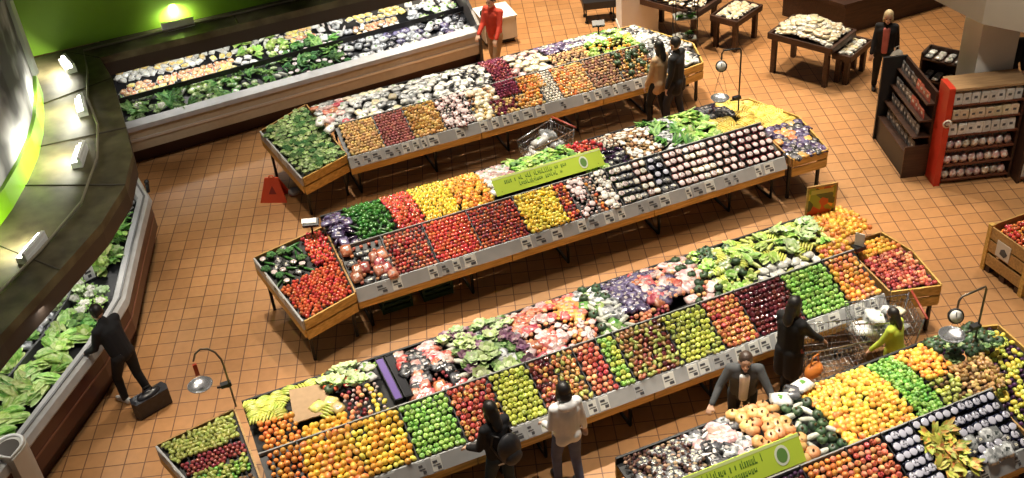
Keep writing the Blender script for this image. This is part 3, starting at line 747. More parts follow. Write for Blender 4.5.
# section: stand, zone, x0, x1, d0, d1, kinds, pitch, words
SEC = [
 # ---------- farthest stand, sloping front
 (1, 'f', 3.12, 3.72, .03, .68, ['yellow_potato', 'yellow_potato', 'brown_potato'], .062, 'yellow potato at the left end of the sloping front'),
 (1, 'f', 3.74, 4.26, .03, .68, ['red_potato'], .058, 'small red potato beside the yellow potatoes on the front'),
 (1, 'f', 4.28, 4.85, .03, .68, ['yellow_onion', 'yellow_potato'], .064, 'golden onion or potato between red potatoes and garlic'),
 (1, 'f', 4.87, 5.42, .03, .68, ['garlic', 'garlic', 'pink_punnet'], .068, 'pinkish white garlic or pale pack on the front'),
 (1, 'f', 5.44, 5.78, .03, .34, ['cheese_pack', 'yellow_potato'], .085, 'cream packet by the front edge next to the garlic'),
 (1, 'f', 5.44, 5.98, .36, .68, ['cheese_pack', 'brown_potato'], .09, 'cream packet high on the front next to the garlic'),
 (1, 'f', 5.80, 6.25, .03, .34, ['red_onion', 'yellow_potato'], .064, 'purple onion low on the front beside cream packs'),
 (1, 'f', 6.00, 6.42, .36, .68, ['red_onion'], .064, 'purple onion high on the front beside orange produce'),
 (1, 'f', 6.27, 6.75, .03, .34, ['orange', 'yellow_potato'], .070, 'orange round vegetable low on the front'),
 (1, 'f', 6.44, 6.92, .36, .68, ['small_orange', 'yellow_onion'], .066, 'orange round vegetable high on the front'),
 (1, 'f', 6.80, 7.10, .03, .68, ['white_mushroom'], .058, 'white mushroom in the narrow pale strip'),
 (1, 'f', 7.12, 7.75, .03, .68, ['yellow_potato', 'brown_potato', 'orange_tomato'], .062, 'tan potato right of the white mushrooms'),
 (1, 'f', 7.77, 8.35, .03, .68, ['brown_potato', 'dark_yam', 'brown_mushroom'], .070, 'brown root in the darker mixed bin'),
 (1, 'f', 8.37, 9.05, .03, .68, ['yellow_potato', 'dark_yam', 'yellow_onion', 'dark_squash'], .080, 'mixed tan and dark root at the right end of the front'),
 # back heap
 (1, 'b', 2.85, 3.45, .75, 1.75, ['pink_bag', 'white_bag', 'red_bag', 'grey_bag'], (.17, .17), 'pink and white bag at the left end of the heap'),
 (1, 'b', 3.5, 4.3, .75, 1.75, ['grey_bag', 'white_bag', 'cream_bag'], (.17, .18), 'grey white bag behind the red potatoes'),
 (1, 'b', 4.35, 5.3, .75, 1.75, ['white_bag', 'white_pack', 'grey_bag'], (.17, .17), 'white bag behind the garlic'),
 (1, 'b', 5.35, 6.1, .75, 1.75, ['white_pack', 'white_bag', 'dark_pack'], (.15, .14), 'white packet with dark label on the heap'),
 (1, 'b', 6.12, 6.55, .75, 1.75, ['red_plum', 'red_onion'], .064, 'dark red round vegetable on the heap'),
 (1, 'b', 6.57, 7.3, .75, 1.75, ['cream_bag', 'pink_bag', 'cheese_pack'], (.17, .16), 'cream and pink packet on the heap'),
 (1, 'b', 7.32, 8.1, .75, 1.20, ['brown_potato', 'brown_mushroom', 'yellow_potato'], .070, 'brown mushroom or potato on the heap crest'),
 (1, 'b', 7.32, 8.4, 1.22, 1.75, ['white_bag', 'grey_bag', 'purple_bag'], (.17, .17), 'white and grey bag at the back edge'),
 (1, 'b', 8.12, 9.05, .75, 1.20, ['lettuce', 'yellow_pepper', 'orange_pepper', 'green_pear'], .11, 'yellow green vegetable near the column'),
 (1, 'b', 8.42, 9.05, 1.22, 1.75, ['cabbage', 'green_bag', 'white_bag'], .16, 'pale green cabbage or bag at the back corner near the column'),
 # ---------- middle stand, sloping front
 (2, 'f', 2.18, 2.75, .03, .68, ['dark_pack', 'pale_tomato', 'red_bag'], .12, 'dark pack at the left end of the sloping front'),
 (2, 'f', 2.77, 3.38, .03, .68, ['tomato', 'pale_tomato', 'pale_tomato', 'red_plum'], .066, 'pale red tomato left of the purple divider'),
 (2, 'f', 3.42, 4.10, .03, .68, ['tomato'], .064, 'red tomato right of the purple divider'),
 (2, 'f', 4.12, 4.86, .03, .68, ['small_red_tomato', 'small_red_tomato', 'red_plum'], .060, 'small red tomato left of the yellow ones'),
 (2, 'f', 4.88, 5.52, .03, .68, ['lemon', 'yellow_pepper', 'lemon'], .066, 'yellow fruit in the bright yellow bin'),
 (2, 'f', 5.54, 5.74, .03, .68, ['red_plum', 'orange_tomato', 'tomato'], .062, 'red or orange tomato in the narrow strip'),
 (2, 'f', 5.76, 6.02, .03, .68, ['garlic', 'pink_punnet'], .080, 'pink and white garlic under the green banner'),
 (2, 'f', 6.04, 6.18, .03, .68, ['orange_tomato', 'brown_mushroom', 'garlic'], .064, 'orange or tan piece in the narrow strip'),
 (2, 'f', 6.20, 6.42, .03, .68, ['garlic', 'white_mushroom', 'mushroom_punnet'], .074, 'white mushroom in the pale strip'),
 (2, 'f', 6.46, 6.86, .03, .68, ['green_punnet', 'dark_pack', 'mushroom_punnet'], (.115, .135), 'black punnet with white film beside the mushrooms'),
 (2, 'f', 6.88, 7.10, .03, .68, ['pink_punnet', 'nut_punnet'], (.11, .135), 'pink punnet between two dark strips'),
 (2, 'f', 7.12, 7.40, .03, .68, ['dark_pack', 'blueberry_punnet'], (.13, .14), 'dark pack in the black strip'),
 (2, 'f', 7.42, 7.76, .03, .68, ['pink_punnet'], (.115, .14), 'pink punnet right of the black strip'),
 (2, 'f', 7.78, 8.20, .03, .68, ['nut_punnet', 'pink_punnet', 'mushroom_punnet'], (.115, .14), 'tan and pink punnet in the second last bin'),
 (2, 'f', 8.22, 8.62, .03, .68, ['pink_punnet'], (.125, .14), 'pale pink punnet in neat rows'),
 (2, 'f', 8.64, 9.30, .03, .68, ['berry_punnet'], (.135, .15), 'red berry punnet in neat rows at the right end'),
 (2, 'b', 2.10, 2.45, .75, 1.70, ['purple_bag', 'eggplant'], (.14, .14), 'purple bag beside the green peppers'),
 (2, 'b', 2.47, 3.05, .75, 1.75, ['green_pepper', 'cucumber', 'green_pepper'], .085, 'dark green pepper or cucumber on the heap'),
 (2, 'b', 3.07, 3.50, .75, 1.75, ['red_pepper'], .078, 'red pepper on the heap'),
 (2, 'b', 3.52, 4.08, .75, 1.75, ['yellow_pepper'], .078, 'bright yellow pepper on the heap'),
 (2, 'b', 4.10, 4.65, .75, 1.75, ['orange_pepper', 'yellow_orange'], .080, 'orange pepper on the heap beside the banner'),
 (2, 'b', 4.67, 5.15, .95, 1.75, ['pink_bag', 'garlic', 'white_bag'], .10, 'pink and white bulb behind the end of the banner'),
 (2, 'b', 5.17, 6.2, .95, 1.75, ['lettuce', 'leafy_bunch', 'romaine', 'dark_lettuce'], .15, 'green lettuce behind the banner'),
 (2, 'b', 6.22, 6.55, .75, 1.20, ['leafy_bunch', 'lettuce'], .14, 'light green leaves at the right end of the banner'),
 (2, 'b', 6.22, 6.75, 1.22, 1.75, ['red_pepper', 'small_red_tomato', 'red_plum'], .072, 'red vegetable at the back behind dark packs'),
 (2, 'b', 6.57, 7.0, .75, 1.20, ['dark_pack', 'eggplant'], .13, 'black pack on the heap'),
 (2, 'b', 7.02, 7.6, .75, 1.75, ['brown_mushroom', 'brown_potato', 'nut_punnet'], .085, 'brown mushroom on the heap'),
 (2, 'b', 6.77, 7.0, 1.22, 1.75, ['brown_mushroom', 'white_mushroom'], .07, 'pale mushroom at the back edge'),
 (2, 'b', 7.62, 8.1, .75, 1.75, ['white_radish', 'grey_bag', 'herb_bunch'], .13, 'white and green produce beside the bright green one'),
 (2, 'b', 8.12, 8.6, .75, 1.75, ['green_bag', 'leafy_bunch', 'romaine'], .14, 'bright green leaves left of the bananas'),
 (2, 'b', 8.62, 9.0, .75, 1.15, ['banana_bunch'], (.15, .13), 'yellow banana bunch below the hanging scale'),
 (2, 'b', 8.62, 9.1, 1.18, 1.75, ['dark_bag', 'fig', 'eggplant'], .11, 'dark produce at the foot of the hanging scale'),
 (2, 'b', 9.12, 9.40, .75, 1.75, ['banana_bunch', 'banana_bunch'], (.17, .12), 'yellow banana bunch on the big banana heap'),
 # ---------- long near stand, sloping front
 (3, 'f', .22, .62, .03, .68, ['orange', 'small_orange'], .078, 'orange at the left end of the sloping front'),
 (3, 'f', .62, 1.24, .03, .68, ['yellow_orange', 'mango'], .080, 'yellow mango or orange in the first yellow bin'),
 (3, 'f', 1.25, 1.84, .03, .68, ['yellow_orange', 'lemon', 'yellow_orange'], .080, 'yellow fruit beside the green apples'),
 (3, 'f', 1.88, 2.46, .03, .68, ['green_apple'], .074, 'green apple left of the dark haired shopper'),
 (3, 'f', 2.50, 3.02, .03, .68, ['red_apple', 'red_apple', 'striped_apple'], .074, 'red apple behind the dark haired shopper'),
 (3, 'f', 3.05, 3.53, .03, .68, ['yellow_green_apple'], .073, 'yellow green apple by the white hoodie'),
 (3, 'f', 3.56, 3.84, .03, .68, ['red_pear', 'striped_apple', 'dark_apple'], .070, 'red pear right of the yellow green apples'),
 (3, 'f', 3.86, 4.15, .03, .68, ['green_pear', 'brown_pear', 'striped_apple'], .070, 'green brown pear beside the black divider'),
 (3, 'f', 4.19, 4.50, .03, .68, ['red_apple', 'peach'], .072, 'red apple right of the black divider'),
 (3, 'f', 4.53, 4.74, .03, .68, ['yellow_green_apple', 'green_apple'], .072, 'bright green apple in the narrow strip'),
 (3, 'f', 4.77, 5.10, .03, .68, ['brown_pear', 'green_pear', 'red_pear'], .070, 'mixed pear right of the bright green strip'),
 (3, 'f', 5.12, 5.43, .03, .68, ['dark_apple', 'brown_pear', 'green_pear'], .070, 'dark red apple or pear in the middle'),
 (3, 'f', 5.46, 6.04, .03, .68, ['yellow_green_apple', 'yellow_green_apple', 'green_pear'], .073, 'yellow green apple in the wide bin in the middle'),
 (3, 'f', 6.07, 6.55, .03, .68, ['striped_apple', 'red_apple', 'striped_apple'], .073, 'orange red apple left of the dark ones'),
 (3, 'f', 6.58, 7.26, .03, .68, ['dark_apple'], .073, 'dark red apple beside the shopper in black'),
 (3, 'f', 7.29, 7.94, .03, .68, ['green_apple'], .074, 'green apple near the right end'),
 (3, 'f', 7.97, 8.44, .03, .68, ['peach', 'striped_apple', 'mango', 'orange'], .076, 'orange and tan fruit at the right end'),
 # back heap
 (3, 'b', .24, .70, .75, 1.20, ['orange', 'small_orange'], .080, 'orange on the heap near the left scale'),
 (3, 'b', .18, .62, 1.22, 1.75, ['green_banana_bunch', 'green_banana_bunch'], (.17, .12), 'yellow green banana bunch near the left scale'),
 (3, 'b', .95, 1.28, .98, 1.22, ['green_banana_bunch', 'yellow_bag'], (.16, .12), 'small banana bunch on the brown cardboard'),
 (3, 'b', .72, 1.28, .75, .95, ['yellow_orange'], .080, 'yellow orange on the heap below the cardboard'),
 (3, 'b', .66, 1.10, 1.62, 1.76, ['green_banana_bunch', 'lemon'], (.14, .12), 'yellow fruit behind the cardboard sheet'),
 (3, 'b', 1.12, 1.62, 1.30, 1.75, ['dark_squash', 'red_pepper', 'yellow_pepper', 'cabbage'], .12, 'mixed vegetable behind the cardboard'),
 (3, 'b', 1.30, 1.60, .75, 1.25, ['red_plum', 'peach', 'garlic'], .075, 'pink fruit beside the cardboard'),
 (3, 'b', 1.62, 1.78, .75, 1.25, ['lemon', 'garlic'], .075, 'pale yellow fruit left of the black crates'),
 (3, 'b', 1.64, 1.84, 1.30, 1.75, ['cauliflower', 'white_bag'], .16, 'white vegetable left of the black crates'),
 (3, 'b', 2.13, 2.75, .75, 1.70, ['red_bag', 'red_plum', 'pink_bag', 'dark_bag', 'fig'], .11, 'reddish brown bag or fruit right of the crates'),
 (3, 'b', 2.77, 3.15, .75, 1.75, ['artichoke', 'pale_squash', 'purple_cabbage', 'cabbage'], .13, 'grey green vegetable right of the reddish bags'),
 (3, 'b', 3.17, 3.66, .75, 1.75, ['artichoke', 'purple_cabbage', 'grey_bag', 'cabbage'], .13, 'purple and green vegetable on the heap'),
 (3, 'b', 3.68, 4.25, .75, 1.75, ['pink_bag', 'peach', 'pink_punnet', 'red_bag'], .11, 'pink peach or pink pack on the heap'),
 (3, 'b', 4.27, 4.66, .75, 1.12, ['peach', 'striped_apple', 'pink_punnet'], .080, 'peach above the red apples'),
 (3, 'b', 4.27, 4.66, 1.14, 1.75, ['orange_bag', 'small_orange', 'red_bag'], .10, 'orange bag or fruit at the back'),
 (3, 'b', 4.68, 5.10, .75, 1.75, ['grey_bag', 'pale_squash', 'dark_squash', 'green_bag'], .13, 'grey green bag on the heap'),
 (3, 'b', 5.12, 5.50, .95, 1.75, ['purple_bag', 'plum', 'purple_bag'], .10, 'purple plum or bag on the heap'),
 (3, 'b', 5.12, 5.70, .75, .93, ['peach', 'red_plum'], .070, 'reddish fruit along the ridge rail'),
 (3, 'b', 5.52, 6.02, .95, 1.75, ['red_bag', 'peach', 'pink_bag', 'purple_bag'], .11, 'red orange bag or peach on the heap'),
 (3, 'b', 6.04, 6.42, .75, 1.75, ['pink_punnet', 'peach', 'dark_squash', 'pink_bag'], .11, 'pink and green produce on the heap'),
 (3, 'b', 6.44, 7.05, .75, 1.75, ['green_banana_bunch', 'green_pear', 'dark_squash', 'salad_pack', 'lettuce'], .12, 'yellow green and dark produce on the heap'),
 (3, 'b', 7.07, 8.05, .75, 1.00, ['white_pack', 'white_pack', 'corn_cob'], .13, 'white tray along the ridge rail'),
 (3, 'b', 7.07, 7.6, 1.02, 1.75, ['corn_cob', 'romaine', 'green_banana_bunch'], .14, 'light green corn or leaves on the heap'),
 (3, 'b', 7.62, 8.42, 1.02, 1.75, ['green_banana_bunch', 'leafy_bunch', 'corn_cob', 'cabbage'], .14, 'pale yellow green produce left of the oranges'),
 (3, 'b', 8.07, 8.55, .75, 1.02, ['yellow_orange', 'peach'], .080, 'orange fruit by the ridge rail'),
 (3, 'b', 8.44, 9.05, 1.02, 1.75, ['yellow_orange', 'orange'], .082, 'orange on the big orange heap by the poster'),
 # ---------- nearest stand
 (4, 'f', 4.95, 5.55, .03, .68, ['dark_apple', 'plum'], .070, 'dark purple fruit below the green banner'),
 (4, 'f', 5.57, 6.14, .03, .68, ['peach', 'orange', 'small_orange'], .074, 'orange peach right of the purple fruit'),
 (4, 'f', 6.16, 6.60, .03, .68, ['red_apple', 'striped_apple', 'peach'], .074, 'red apple right of the orange peaches'),
 (4, 'f', 6.64, 7.00, .03, .68, ['blueberry_punnet'], (.105, .12), 'blueberry punnet left of the flowers'),
 (4, 'f', 7.02, 7.44, .03, .56, ['flower_bunch'], (.125, .12), 'yellow and orange flower bunch'),
 (4, 'f', 7.02, 8.16, .60, .69, ['blueberry_punnet'], (.105, .12), 'blueberry punnet along the ridge'),
 (4, 'f', 7.46, 8.16, .34, .58, ['blueberry_punnet'], (.105, .12), 'blueberry punnet right of the flowers'),
 (4, 'f', 7.46, 8.16, .03, .32, ['blueberry_punnet', 'dark_pack', 'grey_bag'], (.12, .13), 'dark pack by the front edge right of the flowers'),
 (4, 'b', 3.9, 4.70, .75, 1.75, ['fig', 'fig', 'brown_mushroom', 'dark_pack'], .070, 'dark brown fig or mushroom behind the banner'),
 (4, 'b', 4.72, 5.30, .95, 1.75, ['grey_bag', 'white_radish', 'dark_bag', 'pink_bag'], .13, 'grey and white bag behind the banner'),
 (4, 'b', 5.32, 5.82, .75, 1.75, ['pumpkin'], .155, 'pale orange pumpkin'),
 (4, 'b', 5.84, 6.22, .75, 1.75, ['dark_squash', 'pale_squash', 'dark_squash'], .13, 'dark green squash beside the pumpkins'),
 (4, 'b', 6.24, 6.80, .75, 1.75, ['lemon', 'yellow_orange', 'mango'], .078, 'yellow fruit left part of the yellow heap'),
 (4, 'b', 6.82, 7.22, .75, 1.75, ['lemon', 'lemon', 'yellow_orange', 'orange'], .076, 'yellow lemon right part of the yellow heap'),
 (4, 'b', 7.24, 7.62, .75, 1.75, ['lime', 'lime', 'green_apple'], .064, 'green lime between the yellow fruit and oranges'),
 (4, 'b', 7.64, 7.98, .75, 1.12, ['green_pear', 'yellow_green_apple', 'brown_fruit'], .070, 'small green fruit below the oranges'),
 (4, 'b', 7.64, 8.08, 1.14, 1.75, ['small_orange', 'yellow_orange'], .074, 'small orange beside the scale pan'),
 (4, 'b', 8.00, 8.55, .75, 1.22, ['brown_fruit', 'brown_pear', 'yellow_potato'], .064, 'brown kiwi like fruit near the right edge'),
 (4, 'b', 8.10, 8.85, 1.24, 1.75, ['dark_squash', 'plum', 'artichoke', 'dark_squash'], .085, 'dark green and blue fruit at the scale post'),
]
div = {1: [], 2: [], 3: [], 4: []}
for s_ in SEC:
    if s_[1] == 'f' and s_[4] < .1: div[s_[0]].append(round(s_[2] - .012, 3))
for k in div: div[k] = sorted(set(div[k]))[1:]
stand('produce_stand', Y1, 3.05, 9.1, 'long sloping stand of potatoes, onions and bagged produce, farthest of the stands', div[1], 1, [3.2, 4.6, 6.0, 7.4, 8.8])
stand('produce_stand', Y2, 2.12, 9.34, 'long sloping stand of tomatoes, peppers and pink punnets, middle one of the rows', div[2], 2, [2.3, 3.9, 5.5, 7.1, 8.4, 9.2])
stand('produce_stand', Y3, .16, 8.50, 'long sloping stand of apples and pears where the white hoodie shopper stands', div[3], 3, [.4, 1.7, 2.9, 3.5, 4.7, 5.9, 7.1, 8.35])
stand('produce_stand', Y4, 3.86, 8.22, 'sloping stand of yellow fruit and dark punnets in the lower right corner', div[4], 4, [4.0, 5.0, 6.4, 8.1])
for (st, zn, x0, x1, d0, d1, kk, pitch, words) in SEC:
    sf = fr[st] if zn == 'f' else bk[st]
    lab = words + ' of ' + SN[st] if len((words + ' of ' + SN[st]).split()) <= 16 else words + ', ' + SN[st].replace('the ', '')
    w_ = lab.split()
    if len(w_) > 16: lab = ' '.join(w_[:16])
    names = kk
    big = zn == 'b'
    kws = dict(jit=.10 if zn == 'f' else .22)
    neat = {'berry_punnet', 'pink_punnet', 'blueberry_punnet', 'mushroom_punnet', 'nut_punnet', 'green_punnet', 'dark_pack', 'tomato_punnet'}
    if zn == 'f' and names[0] in neat: kws = dict(jit=.04, yaw=0)
    pp = pitch
    if zn == 'b' and not isinstance(pitch, tuple): pp = pitch * .93
    fill(sf, x0, x1, d0, d1, names, pp, words, lab, **kws)

# end bins
B1 = [(2.19, 15.88), (3.04, 16.2), (2.84, 18.1), (1.89, 17.62)]
sf = endbin('produce_bin', B1, 'angled wooden bin of artichokes at the left end of the farthest stand', boards=(0,), tag_edge=(3,))
fill_bin(sf, B1, ['artichoke', 'small_cabbage', 'small_cabbage', 'broccoli'], .12, 'artichokes in the end bin', 'green artichoke or leaf in the angled bin left of the farthest stand')
B2 = [(1.28, 12.2), (2.09, 12.45), (2.09, 14.1), (.97, 13.85)]
sf = endbin('produce_bin', B2, 'angled wooden bin of tomatoes at the left end of the middle stand', boards=(0,), tag_edge=(3,))
lineq = lambda x, y: y < 13.35 or x > 1.75
fill_bin(sf, B2, ['long_red_tomato'], .064, 'tomatoes in the end bin', 'red tomato in the angled bin left of the middle stand', cond=lambda x, y: y < 13.05 + (x - 1.3) * .35 and y < 13.3, jit=.2)
fill_bin(sf, B2, ['red_pepper'], .078, 'red peppers in the end bin', 'red pepper at the back right of the tomato bin by the middle stand', cond=lambda x, y: y > 13.3 and x > 1.72, jit=.2)
fill_bin(sf, B2, ['broccoli', 'green_punnet', 'dark_pack', 'cucumber'], .14, 'dark greens in the end bin', 'dark green vegetable at the back of the tomato bin by the middle stand', cond=lambda x, y: y > 13.05 + (x - 1.3) * .35 + .06 and x < 1.68)
B3 = [(-.45, 9.2), (.10, 9.1), (.04, 10.72), (-.93, 10.55)]
sf = endbin('produce_bin', B3, 'angled bin of grapes left of the apple stand, under the scale', boards=(0,), tag_edge=(3,), zf=.88, zb=1.0)
G = [(10.22, 'green_pear', 'yellow green pears', 'small yellow green fruit at the back of the bin under the left scale'), (9.95, 'red_plum', 'dark red plums', 'dark red plum in the bin under the left scale'),
     (9.66, 'lime', 'green limes', 'green lime in the middle of the bin under the left scale'), (9.1, 'brown_fruit', 'brown fruit', 'brown fruit at the front of the bin under the left scale')]
top = 10.8
for y0, k, g, lb in G:
    fill_bin(sf, B3, [k] if k != 'lime' else ['lime', 'green_pear'], .064, g, lb, cond=lambda x, y, a=y0, b=top: a + (x + .4) * .1 < y <= b + (x + .4) * .1); top = y0 - .02
B4 = [(9.15, 15.95), (9.92, 16.05), (10.12, 16.75), (9.45, 17.9), (9.15, 17.9)]
sf = endbin('produce_bin', B4, 'wooden end bin behind the couple, right end of the farthest stand', boards=(0, 1, 2), tag_edge=(), legs=[0, 1, 2, 3])
fill_bin(sf, B4, ['grey_bag', 'dark_bag', 'white_bag'], .17, 'bags in the bin behind the couple', 'white and dark bag in the end bin behind the couple')
B5 = [(9.40, 12.42), (10.05, 12.40), (10.18, 13.4), (9.75, 14.25), (9.44, 14.3)]
sf = endbin('produce_bin', B5, 'pine end bin of dark purple bags at the right end of the middle stand', boards=(0, 1, 2), tag_edge=(), legs=[0, 1, 2, 3])
fill_bin(sf, B5, ['purple_bag', 'dark_bag', 'orange_bag', 'purple_bag'], .135, 'purple bags in the end bin', 'dark purple bag in the end bin right of the berry punnets', cond=lambda x, y: y < 13.35)
fill_bin(sf, B5, ['banana_bunch'], (.17, .12), 'bananas in the end bin', 'banana bunch at the back of the bin of purple bags', cond=lambda x, y: y >= 13.35)
B6 = [(8.58, 8.98), (9.26, 8.80), (9.34, 9.50), (9.2, 10.0), (8.58, 9.98)]
sf = endbin('produce_bin', B6, 'pine end bin of red pink apples at the right end of the apple stand', boards=(0, 1, 2), tag_edge=(), legs=[0, 1, 2, 3])
fill_bin(sf, B6, ['red_apple', 'peach', 'red_plum', 'red_apple'], .068, 'pink apples in the end bin', 'red pink apple in the pine bin at the right end of the apple stand', cond=lambda x, y: y < 9.62)
fill_bin(sf, B6, ['yellow_orange', 'orange'], .080, 'oranges behind the pink apples', 'orange behind the pink apples in the pine end bin', cond=lambda x, y: y >= 9.62)
B7 = [(8.28, 6.05), (9.2, 6.2), (9.2, 7.7), (8.88, 7.8), (8.28, 7.0)]
sf = endbin('produce_bin', B7, 'end bin of yellow and dark fruit cut off by the right edge of the photo', boards=(0, 1, 2), tag_edge=(), legs=[0, 1, 2, 3])
fill_bin(sf, B7, ['lemon', 'yellow_green_apple', 'plum'], .078, 'fruit in the lower right end bin', 'yellow or dark fruit in the end bin at the lower right photo edge')

# brown cardboard sheet, black crates, banners, boxes on the stands
cb = MB().prism([(.66, 1.02), (1.22, 1.0), (1.12, 1.55), (.74, 1.62)], 1.06, 1.075).build('cardboard_sheet', plain('cardboard', (.42, .28, .16), .8, noise=.08)); cb.location = (0, Y3, 0.03)
tag(cb, 'flat brown cardboard sheet among the bananas on the apple stand', 'cardboard')
for i, (x, col, lb) in enumerate([(1.93, (.14, .09, .30), 'black crate with a purple top left of the reddish bags, inner one'), (2.06, (.02, .02, .025), 'plain black crate beside the purple topped crate')]):
    t = thing('black_crate', lb, 'crate', (x, Y3 + 1.25, .94))
    mb = MB()
    mb.box((0, 0, .02), (.11, .85, .02)).box((-.05, 0, .09), (.01, .85, .14)).box((.05, 0, .09), (.01, .85, .14)).box((0, -.42, .09), (.11, .01, .14)).box((0, .42, .09), (.11, .01, .14))
    for q in range(7): mb.box((-.057, -.36 + q * .12, .09), (.006, .02, .14))
    mb.build('crate_body', BLACK, t)
    MB().box((0, 0, .145), (.085, .80, .02)).build('crate_top', plain('crate_top_%d' % i, col, .3), t)
def banner(Yb, x0, x1, z0, z1, label, lean=.20, seed=1, slope=0.):
    t = thing('green_banner', label, 'sign', (x0, Yb, z0))
    w_ = x1 - x0; h = z1 - z0
    def q(u, v, off=0): return (u, lean * v / h * 1. - off, v)
    P_ = lambda u0, u1, v0, v1, off: [q(u0, v0, off), q(u1, v0, off), q(u1, v1, off), q(u0, v1, off)]
    a = P_(0, w_, 0, h, 0); b = P_(0, w_, 0, h, -.012)
    MB().add(a + b, [(0, 1, 2, 3), (7, 6, 5, 4), (0, 4, 5, 1), (1, 5, 6, 2), (2, 6, 7, 3), (3, 7, 4, 0)]).build('board', plain('lime_banner', (.50, .66, .06), .45), t)
    MB().add(P_(0, w_, h * .90, h, .003) , [(0, 1, 2, 3)]).build('top_edge', plain('pale_banner_edge', (.62, .72, .30), .45), t)
    rd = random.Random(seed)
    for row, (v0, v1, us, ue) in enumerate([(.56, .76, .10, .66), (.26, .44, .22, .60)]):
        u = us * w_; mb = MB()
        while u < ue * w_:
            du = rd.uniform(.012, .034)
            k = rd.choice([0, 1, 2])
            va = v0 + (0.04 if k == 1 else 0); vb = v1 + (.08 if k == 2 else 0)
            mb.add(P_(u, u + .009, va * h, vb * h, .004), [(0, 1, 2, 3)]); mb.add(P_(u, u + du, va * h, (va + .05) * h, .004), [(0, 1, 2, 3)])
            if k != 2: mb.add(P_(u + du - .006, u + du, va * h, v1 * h, .004), [(0, 1, 2, 3)])
            u += du + (rd.uniform(.008, .014) if rd.random() < .8 else .05)
        mb.build('text_line', plain('dark_green_print', (.06, .17, .02), .6), t)
    cx = w_ * .82; n = 20
    for r, m, of in ((.36, plain('roundel_white', (.70, .75, .60), .5), .005), (.26, plain('roundel_green', (.12, .26, .06), .5), .007)):
        mb = MB(); mb.add([q(cx + r * h * math.cos(2 * PI * k / n), h * .5 + r * h * math.sin(2 * PI * k / n), of) for k in range(n)], [tuple(range(n))]); mb.build('emblem', m, t)
    for x in (.1, w_ - .1): MB().tube([(x, .04, -.14), (x, .04, .04)], .008, 5).build('stake', BLACKM, t)
banner(Y2 + .74, 4.66, 6.50, 1.16, 1.36, 'long lime green banner standing between yellow peppers and lettuce on the middle stand', seed=4)
banner(Y4 + .72, 4.20, 5.66, 1.13, 1.38, 'lime green banner above dark purple fruit on the nearest stand', seed=9)
# white and black bags pushed onto the back edge of the nearest stand
for (x, y, k, lb) in [(5.96, 7.70, 'white_bag', 'white carrier bag on the back edge beside the black bag'), (6.14, 7.74, 'dark_bag', 'black carrier bag between two white ones'), (6.32, 7.78, 'white_bag', 'white carrier bag right of the black carrier bag')]:
    place(k, (x, y, 1.08), R0, 'carrier bags on the nearest stand', lb, scale=1.35)
# small price board standing near the right end of the apple stand
t = thing('price_card_holder', 'white card on a black clip above the pink apples', 'sign', (8.62, 9.75, 1.05))
MB().box((0, 0, .03), (.16, .12, .06)).build('clip', BLACK, t); MB().box((0, .0, .16), (.012, .13, .2), M=Matrix.Rotation(.6, 4, 'Z')).build('card', TAGW, t)

# poster on the right end of the apple stand
def poster_mat():
    m, nt, b = new_mat('food_poster')
    tc = nt.nodes.new('ShaderNodeTexCoord'); v = nt.nodes.new('ShaderNodeTexVoronoi'); v.inputs['Scale'].default_value = 9
    L(nt, tc.outputs['Object'], v.inputs['Vector'])
    cr = nt.nodes.new('ShaderNodeValToRGB'); e = cr.color_ramp; e.interpolation = 'CONSTANT'
    e.elements[0].position = 0; e.elements[0].color = (.75, .30, .02, 1); e.elements[1].position = .3; e.elements[1].color = (.30, .30, .03, 1)
    for p, c in ((.5, (.55, .08, .02, 1)), (.68, (.09, .10, .03, 1)), (.85, (.70, .45, .05, 1))):
        k = e.elements.new(p); k.color = c
    L(nt, v.outputs['Color'], cr.inputs[0]); L(nt, cr.outputs[0], b.inputs['Base Color']); b.inputs['Roughness'].default_value = .4
    return m
t = thing('poster_stand', 'framed food poster standing behind the oranges at the right end of apple stand', 'sign', (8.66, 10.70, .62), math.radians(-12))
MB().box((0, 0, .22), (.02, .02, .46)).build('post', BLACKM, t)
MB().box((0, 0, .66), (.46, .025, .56)).build('frame', PINED, t)
MB().box((0, -.014, .66), (.40, .006, .50)).build('print', poster_mat(), t)
MB().box((0, -.019, .84), (.34, .004, .07)).build('heading', plain('poster_head', (.62, .50, .12), .5), t)

# electronic sign heads
def sign_head(x, y, z, label, white=True):
    t = thing('sign_display', label, 'display', (x, y, z), math.radians(-20))
    MB().tube([(0, 0, 0), (0, 0, .22)], .016, 6).build('post', BLACKM, t)
    M = Matrix.Translation((0, 0, .26)) @ Matrix.Rotation(.5, 4, 'X')
    MB().box((0, 0, 0), (.24, .12, .06), M=M).build('head', BLACK, t)
    if white: MB().box((-.02, .02, .033), (.22, .08, .012), M=M).build('white_cover', WHITE, t)
sign_head(1.90, 13.95, .95, 'white topped display head on a short black post at the left tomato bin')
sign_head(8.62, 17.75, 1.02, 'black display head on a short post next to the grey column', False)

